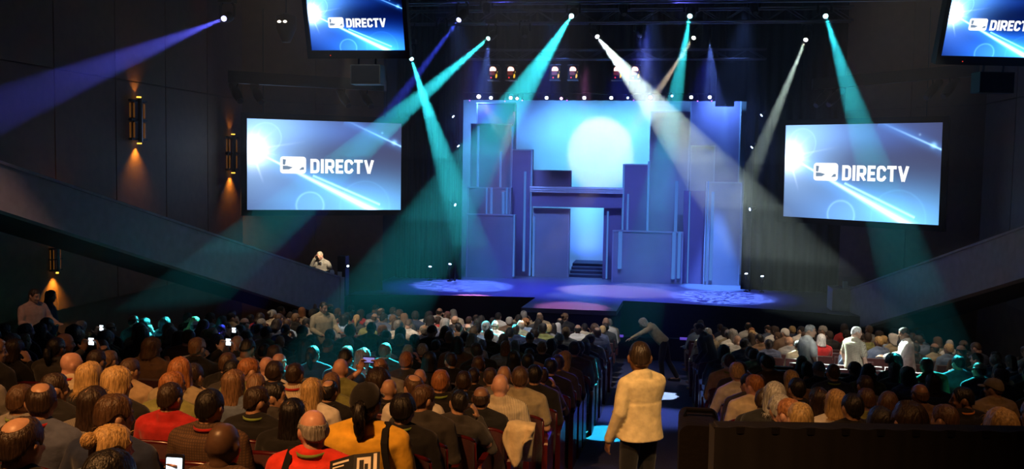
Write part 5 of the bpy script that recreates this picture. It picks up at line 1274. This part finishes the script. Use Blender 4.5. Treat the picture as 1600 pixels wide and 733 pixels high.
MB().box((-.11, -.1, 0), (.17, .25, (top-.05)*.55)).build('lower_cabinet', M['blackplastic'], o); MB().box((-.11, -.1, (top-.05)*.55+.01), (.12, .22, top-.05)).build('upper_cabinet', M['blackplastic'], o)
zz = at(531, 428, 26.75).z; MB().box((-.10, -.115, zz-.13), (.02, -.1, zz+.02)).build('paper_notice', M['whitepaper'], o)
MB().tube([V((.19, -.12, top-.32)), V((.19, -.06, top-.32))], .03, 10).build('pilot_lamp', lens_mat((.6, .7, 1), 3), o); MB().tube([V((.19, -.06, top-.32)), V((.12, .05, top-.34))], .05, 8).build('lamp_body', M['black'], o)
spot('presenter_lamp', (pr.x+2.2, pr.y-3.2, ZT-2.5), (pr.x, pr.y, pr.z-.2), (1, .80, .5), 15000, .085, .5)

# ------------------------------------------------------------------ wall sconces
M['amber'] = emit('amber_glass', (1, .34, .04), 0.08); M['amberlamp'] = emit('amber_lamp', (1, .52, .06), 2.2)
def sconce(x, y, z, h, s, label, updown=(1, 1), tiers=2):
    o = empty('wall_sconce', (x, y, z)); tag(o, label, 'lamp', 'amber wall sconces')
    sg = s                                                   # +1: on the left wall facing right
    MB().box((-.0, -.09*h, -.5*h) if sg > 0 else (-.03, -.09*h, -.5*h), (.03, .09*h, .5*h) if sg > 0 else (0, .09*h, .5*h)).build('back_plate', M['black'], o)
    MB().tube([V((sg*.13, 0, -.54*h)), V((sg*.13, 0, .54*h))], .045*h+.01, 6).build('centre_fin', M['steel'], o)
    for zz in (-.5, -.02, .46):
        MB().box((min(sg*.03, sg*.11), -.36*h, zz*h), (max(sg*.03, sg*.11), .36*h, (zz+.05)*h)).build('cross_band', M['black'], o)
    for t in range(tiers):
        z0, z1 = ((-.44, -.06), (.06, .42))[t] if tiers == 2 else (-.42, .42)
        for yy in (-.33, -.23, .23, .33):
            MB().tube([V((sg*(.10 if abs(yy) < .28 else .06), yy*h, z0*h)), V((sg*(.10 if abs(yy) < .28 else .06), yy*h, z1*h))], .022*h, 6).build('glass_rod', M['amber'], o)
    for k in (0, 1):
        if not updown[k]: continue
        zc = (-.56 if k == 0 else .56)*h; dz = (-1 if k == 0 else 1)
        MB().tube([V((sg*.10, 0, zc)), V((sg*.10, 0, zc+dz*.03))], .06*h, 10).build('lamp_bulb', M['amberlamp'], o)
        spot('sconce_lamp', (x+sg*.10, y, z+zc+dz*.05), (x+sg*.06, y, z+zc+dz*1.2), (1, .46, .06), (75, 16)[k]*updown[k], 1.7, 1.0, .03)
XL = X0+.055
for px, py, hpx, lab, ud, ti in ((211, 188, 62, 'amber slatted wall sconce highest on the left wall', (1, .7), 2), (359, 240, 52, 'amber slatted wall sconce next to the left projection screen', (1, .5), 2), (82, 405, 36, 'small amber wall sconce low on the left wall under the ramp', (1, 2.2), 1)):
    q = onX(px, py, XL); dd = (q-EYEV).dot(FWD); sconce(q.x, q.y, q.z, hpx/FPX*dd, 1, lab, ud, ti)
q = onX(1512, 265, X1-.055); sconce(q.x, q.y, q.z, 52/FPX*(q-EYEV).dot(FWD), -1, 'amber slatted wall sconce on the right wall past the right screen', (1, .5), 2)

# ------------------------------------------------------------------ blinder lamps, batten lamps, boom lamps
M['blind'] = emit('blinder_glow', (1, .42, .36), 3.2); M['redglow'] = emit('red_glow', (1, .03, .05), 1.6); M['yellowglow'] = emit('yellow_glow', (1, .55, .03), 1.3); M['dimglass'] = emit('dim_red_glass', (.9, .12, .08), .18); M['whiteglow'] = emit('blinder_core', (1, .85, .8), 3.0)
zt3 = at(880, 92, 31).z
for k, px in enumerate((770, 798, 867, 895, 964, 992)):
    q = at(px, 110, 31); o = empty('blinder_lamp', (q.x, q.y, q.z)); tag(o, 'red glowing blinder lamp, %s of the six in a row under the truss' % ORD[k], 'stage light', 'red blinder lamps')
    MB().box((-.16, .0, -.30), (.16, 31.2-q.y, .16)).build('housing', M['black'], o)
    for zz in (.165, -.32): MB().box((-.18, -.04, zz), (.18, .25, zz+.02)).build('frame_bar', M['steel'], o)
    v, f = slab2d([(-.10, -.02), (.10, -.02), (.11, .03), (.08, .09), (.03, .115), (-.05, .115), (-.09, .07)], -.02, 0); MB().add(v, f).build('lamp_lens', M['blind'], o)
    v, f = slab2d([(-.08, -.015), (.08, -.015), (.08, .03), (-.08, .03)], -.03, -.02); MB().add(v, f).build('hot_core', M['whiteglow'], o)
    MB().box((-.10, -.02, -.15), (.07, 0, -.04)).build('lower_glass', M['dimglass'], o)
    MB().tube([V((-.05, -.03, -.23)), V((-.05, 0, -.23))], .022, 8).build('red_indicator', M['redglow'], o)
    v, f = slab2d([(.09, -.24), (.13, -.24), (.15, -.17), (.13, -.10), (.10, -.14)], -.03, 0); MB().add(v, f).build('amber_panel', M['yellowglow'], o)
    MB().tube([V((.15, -.02, -.05)), V((.15, 0, -.05))], .014, 6).build('amber_indicator', M['yellowglow'], o)
    MB().tube([V((0, 31.15-q.y, .15)), V((0, 31.15-q.y, zt3-q.z+.06))], .02, 6).build('clamp', M['black'], o)
LB = [(734, 157, 'v'), (767, 153, 'w'), (789, 158, 'v'), (798, 153, 'w'), (816, 157, 'v'), (854, 153, 'w'), (877, 154, 'p'), (886, 157, 'v'), (913, 153, 'w'), (955, 153, 'w'), (981, 153, 'b'), (990, 157, 'v'), (1016, 152, 'w'), (1050, 150, 'b'), (1080, 152, 'w'), (1090, 158, 'v'), (1109, 152, 'w'), (1112, 158, 'v'), (808, 154, 'p'), (748, 151, 'P')]
KC = {'v': ((.45, .15, 1), 3, .036, 'small violet lamp'), 'w': ((.62, .70, 1), 7, .085, 'blue-white lamp'), 'b': ((.4, .6, 1), 5, .06, 'small blue lamp'), 'p': ((1, .45, .75), 6, .07, 'pink lamp'), 'P': ((1, .85, .85), 9, .10, 'bright pinkish white lamp')}
for k, (px, py, c) in enumerate(sorted(LB)):
    cc, s_, r_, nm = KC[c]; q = onY(px, py, 32.35); d = V((.1, -1, -.42)).normalized()
    o = empty('batten_lamp', q); tag(o, '%s, %s from the left along the pipe batten over the stage' % (nm, ORD[k]), 'stage light', 'row of lamps over the stage opening')
    MB().tube([V((0, 0, 0))-d*.002, V((0, 0, 0))-d*.05, V((0, 0, 0))-d*.26], [r_*1.0, r_*1.05, r_*.8], 10).build('can', M['black'], o, True)
    MB().tube([d*.0, d*.012], [r_*.70, r_*.64], 12).build('lens', lens_mat(cc, s_), o)
    cz = batten.data.vertices[0].co.z-q.z; MB().tube([-d*.15, V((0, .25, cz))], .016, 6).build('hook_clamp', M['black'], o)
for (px, py, c, t, e, ang) in ((748, 151, (1, .80, .82), (872, 335, 31.4), 3500, .42), (808, 154, (1, .30, .55), (785, 250, 31.2), 12000, .20), (877, 154, (.6, .8, 1), (879, 230, 31.6), 700, .22), (1050, 150, (.25, .45, 1), (1052, 230, 31.6), 1200, .30), (1134, 160, (.10, .30, 1), (1124, 330, 31.8), 7000, .40), (1016, 152, (.45, .6, 1), (1010, 300, 31.9), 1200, .35)):
    q = onY(px, py, 32.3); spot('batten_beam', q, at(*t), c, e, ang, .5, .05)
BL = [(708, 182, (.7, -.2, -.6)), (716, 228, (.6, -.2, -.7)), (711, 320, (.7, -.3, -.3)), (672, 417, (.15, -.3, .9)), (703, 413, (.25, -.3, .9)), (1190, 180, (-.7, -.2, -.6)), (1175, 230, (-.6, -.2, -.6)), (1172, 327, (-.7, -.3, -.2)), (1166, 428, (-.2, -.3, .9)), (1191, 432, (-.15, -.3, .9))]
for side, sx in (('left', 0), ('right', 5)):
    xs = [onY(BL[sx+i][0], BL[sx+i][1], 31.6).x for i in (0, 1, 2)]
    xm = sum(xs)/3; zt = onY(BL[sx][0], BL[sx][1], 31.6).z
    tag(MB().tube([V((xm, 31.75, STAGE)), V((xm, 31.75, zt+.4))], .03, 8).build('boom_pole', M['black']), 'black vertical boom pole carrying side lamps at the %s of the stage' % side, 'pole')
    for i in range(5):
        px, py, d = BL[sx+i]; q = onY(px, py, 31.6); d = V(d).normalized()
        if i > 2: q.z = max(q.z, STAGE+.16)
        o = empty('side_lamp', q); tag(o, 'small blue-white side lamp, %s down at the %s edge of the stage' % (ORD[i], side), 'stage light', 'side lamps')
        MB().tube([V((0, 0, 0)), -d*.20], [.06, .045], 8).build('can', M['black'], o, True); MB().tube([d*.004, d*.012], .05, 10).build('lens', lens_mat((.5, .65, 1), 6), o)
        if i < 3: MB().tube([-d*.1, V((xm-q.x, .15, .0))], .014, 6).build('clamp', M['black'], o)
        else: MB().box((-.07, -.07, STAGE-q.z), (.07, .07, STAGE-q.z+.03)).build('floor_base', M['black'], o); MB().tube([-d*.1, V((0, 0, STAGE-q.z+.02))], .014, 6).build('clamp', M['black'], o)
        spot('side_beam', q+d*.03, q+d*3, (.12, .2, 1), 60, .28, .6, .03)

# ------------------------------------------------------------------ dark fixtures on the splayed walls and under the trusses
def pipe_with_fixtures(side, p0, p1, d0, d1, fx, zl):
    a, b = at(*p0, d0), at(*p1, d1)
    o = tag(MB().quadslab([a, b, b+V((0, 0, .30)), a+V((0, 0, .30))], (0, .25, 0)).build('wall_rail', M['black']), 'black fixture rail across the %s wall above the projection screen' % side, 'rail')
    for k, (px, py) in enumerate(fx):
        t = (px-p0[0])/(p1[0]-p0[0]); q = a.lerp(b, t); dr = V((.5, -.5, -.55)) if side == 'left' else V((-.5, -.5, -.55)); dr.normalize()
        f = empty('profile_spotlight', q+V((0, .0, -.25))); tag(f, 'unlit black spotlight hanging from the %s wall rail, %s from the left' % (side, ORD[k]), 'stage light', 'unlit spotlights on the wall rails')
        MB().tube([-dr*.35, dr*.05, dr*.30], [.10, .12, .085], 10).build('barrel', M['black'], f, True); MB().tube([dr*.30, dr*.36], .075, 10).build('lens_tube', M['blackplastic'], f); MB().tube([V((0, 0, .1)), V((0, .1, .28))], .02, 6).build('clamp', M['black'], f)
pipe_with_fixtures('left', (356, 129), (600, 142), 24.0, 26.8, ((368, 140), (398, 142), (532, 148), (570, 150)), 0)
pipe_with_fixtures('right', (1270, 140), (1530, 118), 26.5, 23.2, ((1288, 150), (1310, 150), (1465, 140), (1490, 136)), 0)
for k, (px, py, d) in enumerate(((820, 56, 27), (1000, 56, 27), (690, 52, 27), (975, 22, 24), (1180, 20, 24), (760, 20, 24))):
    p = at(px, py, d); t = p+V((0.2, -1.0, -1.1)); moving_light(p, t, None, M['blackplastic'], 'unlit black moving head hanging from the trusses, %s of the spares' % ORD[k], .85, ZB if d == 27 else ZA, 27.0 if d == 27 else 23.9)
# ceiling work lamp left of the hanging monitor, with its faint shaft
p = at(447, 38, 23); o = empty('work_light', p); tag(o, 'round dark ceiling lamp with two small white bulbs, left of the hanging monitor', 'lamp')
MB().tube([V((0, 0, -.42)), V((0, 0, -.1)), V((0, 0, .18)), V((0, 0, .26))], [.10, .24, .24, .06], 14).build('shade', M['black'], o, True)
for sx in (-.07, .07): ball_ = MB(); ball(ball_, (sx, -.24, .03), (.05, .02, .03), 6); ball_.build('bulb', lens_mat((1, .9, .75), 3), o, True)
MB().tube([V((0, 0, .25)), V((0, 0, ZT-p.z-.01))], .015, 6).build('drop_cable', M['black'], o)
spot('work_beam', p+V((0, -.0, -.45)), p+V((.35, 0, -4)), (1, .88, .72), 160, .16, .6, .03)
for px, py, d in ((762, 26, 23.5), (1060, 26, 23.5), (690, 26, 23.6)):  # added blue spots, standing in for spill from the fixtures onto the truss
    q = at(px, py, d); spot('truss_uplight', q+V((0, -.5, -.3)), q+V((.3, .3, 1.0)), (.12, .12, 1), 60, 1.0, .6, .03)
for px, py, d, e in ((300, -60, 22, 300), (452, -60, 24, 220), (770, -60, 29, 220), (1045, -60, 29, 300), (330, -60, 25, 200)):
    q = at(px, py, d); spot('ceiling_downlight', (q.x, q.y, ZT-.1), (q.x, q.y, 0), (1, .55, .25), e, .35, .9, .08)

# ------------------------------------------------------------------ near things: draped counter, case, booklet, bag straps, phones, camera
def desk():
    a = at(1118, 656, 4.5); b = at(1700, 656, 4.5); zt = a.z
    o = empty('draped_counter', ((a.x+b.x)/2, a.y+.06, floor_z(a.y))); tag(o, 'long narrow counter fully draped in black cloth at the lower right corner', 'counter')
    o.rotation_euler = (0, 0, math.atan2(b.y-a.y, b.x-a.x)); W = (b-a).length/2; H = zt-o.location.z
    MB().box((-W, -.05, H-.03), (W, .06, H)).build('counter_top', M['drape'], o)
    n = 120; v, f = [], []
    path = []
    for i in range(n+1):
        t = i/n; x = -W-.02+t*(2*W+.04); path.append((x, -.075-.018*math.sin(t*70)))
    for x, y in path: v += [(x, y, .02), (x, y*.8, H+.002), (x, y+.012, .02), (x, y*.8+.012, H+.002)]
    for i in range(n):
        a_, b_ = 4*i, 4*i+4; f += [(a_, b_, b_+1, a_+1), (b_+2, a_+2, a_+3, b_+3), (a_+1, b_+1, b_+3, a_+3)]
    MB().add(v, f).build('cloth_skirt', M['drape'], o, True)
    MB().box((-W-.02, -.06, .02), (-W, .06, H-.01)).build('side_skirt', M['drape'], o)
desk()
M['case'] = plain('dark_brown_vinyl', (.008, .006, .005), .8, nscale=30)
q = at(1094, 733, 4.9); c0 = at(1062, 664, 4.9); c1 = at(1128, 664, 4.9)
o = empty('equipment_case', ((c0.x+c1.x)/2, c0.y+.2, floor_z(c0.y+.2))); tag(o, 'dark brown upright equipment case beside the draped counter', 'case'); w_ = (c1.x-c0.x)/2; hh_ = c0.z-floor_z(c0.y+.2)
v, f = slab2d(rrect(-w_, 0, w_, hh_, .05), -.2, .2); MB().add(v, f).build('body_shell', M['case'], o)
v, f = slab2d(rrect(-w_-.012, hh_*.55, w_+.012, hh_*.55+.035, .01), -.212, .212); MB().add(v, f).build('lid_band', M['black'], o)
MB().tube([V((-.08, 0, hh_-.005)), V((-.07, 0, hh_+.03)), V((.07, 0, hh_+.03)), V((.08, 0, hh_-.005))], .012, 6).build('carry_handle', M['black'], o)
byl = {q[0]['label']: q[0] for q in people}
M['phone'] = emit('phone_screen', (.75, .88, 1), 2.2)
def phone(p, yaw, pitch, label, w=.065, h=.12, mat=None, name='phone'):
    o = empty(name, p, (pitch, 0, yaw)); tag(o, label, name, None)
    v, f = slab2d(rrect(-w/2, -h/2, w/2, h/2, .008), 0, .010); MB().add(v, f).build('case', M['blackplastic'], o)
    v, f = slab2d(rrect(-w/2+.005, -h/2+.012, w/2-.005, h/2-.012, .003), -.002, 0); MB().add(v, f).build('display', mat or M['phone'], o)
    return o
k = [q for q in people if q[0]['label'].startswith('bald man in olive raising')]
if k:
    o = k[0][0]; P = POSES['photo']; hL, hR = P['hands']; bpy.context.view_layer.update(); mid = o.matrix_world @ ((hL+hR)/2+V((0, -.005, .045)))
    phone(mid, o.rotation_euler.z, 0, 'small black camera held up in both hands, its screen lit', .13, .075, emit('camera_screen', (.30, .28, .75), .8), 'camera')
k = byl.get('black-haired person at the bottom edge holding a lit phone, only head showing')
P = POSES['phone_up']; hL, hR = P['hands']; bpy.context.view_layer.update(); phone(k.matrix_world @ (hR+V((.0, -.035, .035))), k.rotation_euler.z, -.1, 'lit phone held up at the bottom edge near the blonde', .07, .13)
k0 = ['far left near the bald shiny head', 'left block mid rows', 'far left below the low wall lamp', 'near the purple-lit heads']
for (pp, i) in phone_at:
    o = people[i][0]; P = POSES['photo']; hL, hR = P['hands']; bpy.context.view_layer.update(); mid = o.matrix_world @ ((hL+hR)/2+V((0, -.005, .03)))
    phone(mid, o.rotation_euler.z, 0, 'tiny lit phone held up in the audience, '+k0[[(67, 554), (281, 551), (87, 514), (325, 516)].index(pp)], .075, .10)
# booklet in the hands of the man in the bright red polo
q = at(552, 732, 3.9); o = empty('booklet', q, (-.95, -.22, .12)); o.scale = (.72,)*3; tag(o, 'open black printed booklet held below the yellow shirt', 'booklet')
M['print_black'] = plain('black_print', (.015, .015, .018), .35, bump=0); M['print_white'] = plain('white_print', (.75, .70, .62), .4, bump=0)
for s in (-1, 1):
    MB().quadslab([(0, 0, -.10), (s*.15, .02, -.10), (s*.15, .02, .10), (0, 0, .10)][::s], (0, .004, 0)).build('page', M['print_black'], o)
for x0, z0, x1, z1 in ((.02, -.06, .10, .07), (.115, -.09, .135, .09), (-.13, .06, -.03, .075), (-.13, .035, -.06, .045)):
    yy = lambda x: abs(x)*.02/.15-.002
    MB().quadslab([(x0, yy(x0), z0), (x1, yy(x1), z0), (x1, yy(x1), z1), (x0, yy(x0), z1)], (0, -.001, 0)).build('printed_block', M['print_white'], o)
for x0, z0, x1, z1 in ((.035, -.02, .06, .05), (.065, -.04, .085, .02), (.04, -.05, .055, -.03)):
    MB().quadslab([(x0, abs(x0)*.133-.004, z0), (x1, abs(x1)*.133-.004, z0), (x1, abs(x1)*.133-.004, z1), (x0, abs(x0)*.133-.004, z1)], (0, -.001, 0)).build('printed_block', M['print_black'], o)
def strap(label, x0, name='bag_strap'):
    k = byl.get(label)
    if not k: return
    sh = [c for c in k.children if c.name.startswith(('shirt',))][0].data
    co = [v.co for v in sh.vertices]
    pts = []
    for i in range(9):                                        # over the shoulder and down the back, just proud of the shirt
        z = 1.02-.05*i; c = [p for p in co if abs(p.z-z) < .02 and abs(p.x-x0(i)) < .025]
        if c: m_ = min(c, key=lambda p: p.y); pts.append(V((x0(i), m_.y-.006, z)))
    pk = [p for p in co if abs(p.x-x0(0)) < .02 and p.z > .85]
    if pk: t_ = max(pk, key=lambda p: p.z); pts.insert(0, V((x0(0), t_.y, t_.z+.006)))
    v, f = [], []
    for p in pts: v += [p+V((-.018, 0, 0)), p+V((.018, 0, 0)), p+V((-.018, .008, -.004)), p+V((.018, .008, -.004))]
    for i in range(len(pts)-1):
        a, b = 4*i, 4*i+4; f += [(a, a+1, b+1, b), (a+2, b+2, b+3, a+3), (a, b, b+2, a+2), (a+1, a+3, b+3, b+1)]
    if len(pts) > 2: MB().add(v, f).build(name, M['drape'], k)
strap('woman in yellow shirt and black cap with dark ponytail', lambda i: .13+.006*i); strap('balding man in bright red polo with green lanyard, opening a booklet', lambda i: -.12)
# jacket laid over the aisle seat
k = byl.get('bald-crowned brown man in black with tan jacket on his seat')
if k:
    x, y = k.location.x+.26, k.location.y; z = floor_z(y); v, f = [], []; n, m = 18, 10
    for i in range(n+1):
        t = i/n
        for j in range(m+1):
            u = j/m; xx = x+u*.20+.02*math.sin(t*7+u*5)+.03*t*u; fold = .018*math.sin(u*14+t*3)
            if t < .3: yy, zz = y-.10-t*.30+fold*.5, z+.58+t*1.2
            elif t < .42: yy, zz = y-.19-(t-.3)*1.0, z+.945-.03*abs(u-.4)
            else: yy, zz = y-.33-fold-.02, z+.93-(t-.42)*(.36+.20*math.sin(u*5))
            v.append(V((xx, yy, zz)))
    for i in range(n):
        for j in range(m):
            a = i*(m+1)+j; f.append((a, a+1, a+m+2, a+m+1))
    me = mesh('draped_jacket', v, f, True); o = link('draped_jacket', me, None); md = o.modifiers.new('t', 'SOLIDIFY'); md.thickness = .014; me.materials.append(M['cloth']); o.color = (.55, .43, .26, 1)
    tag(o, 'tan jacket draped over the back of an aisle-side seat', 'jacket')
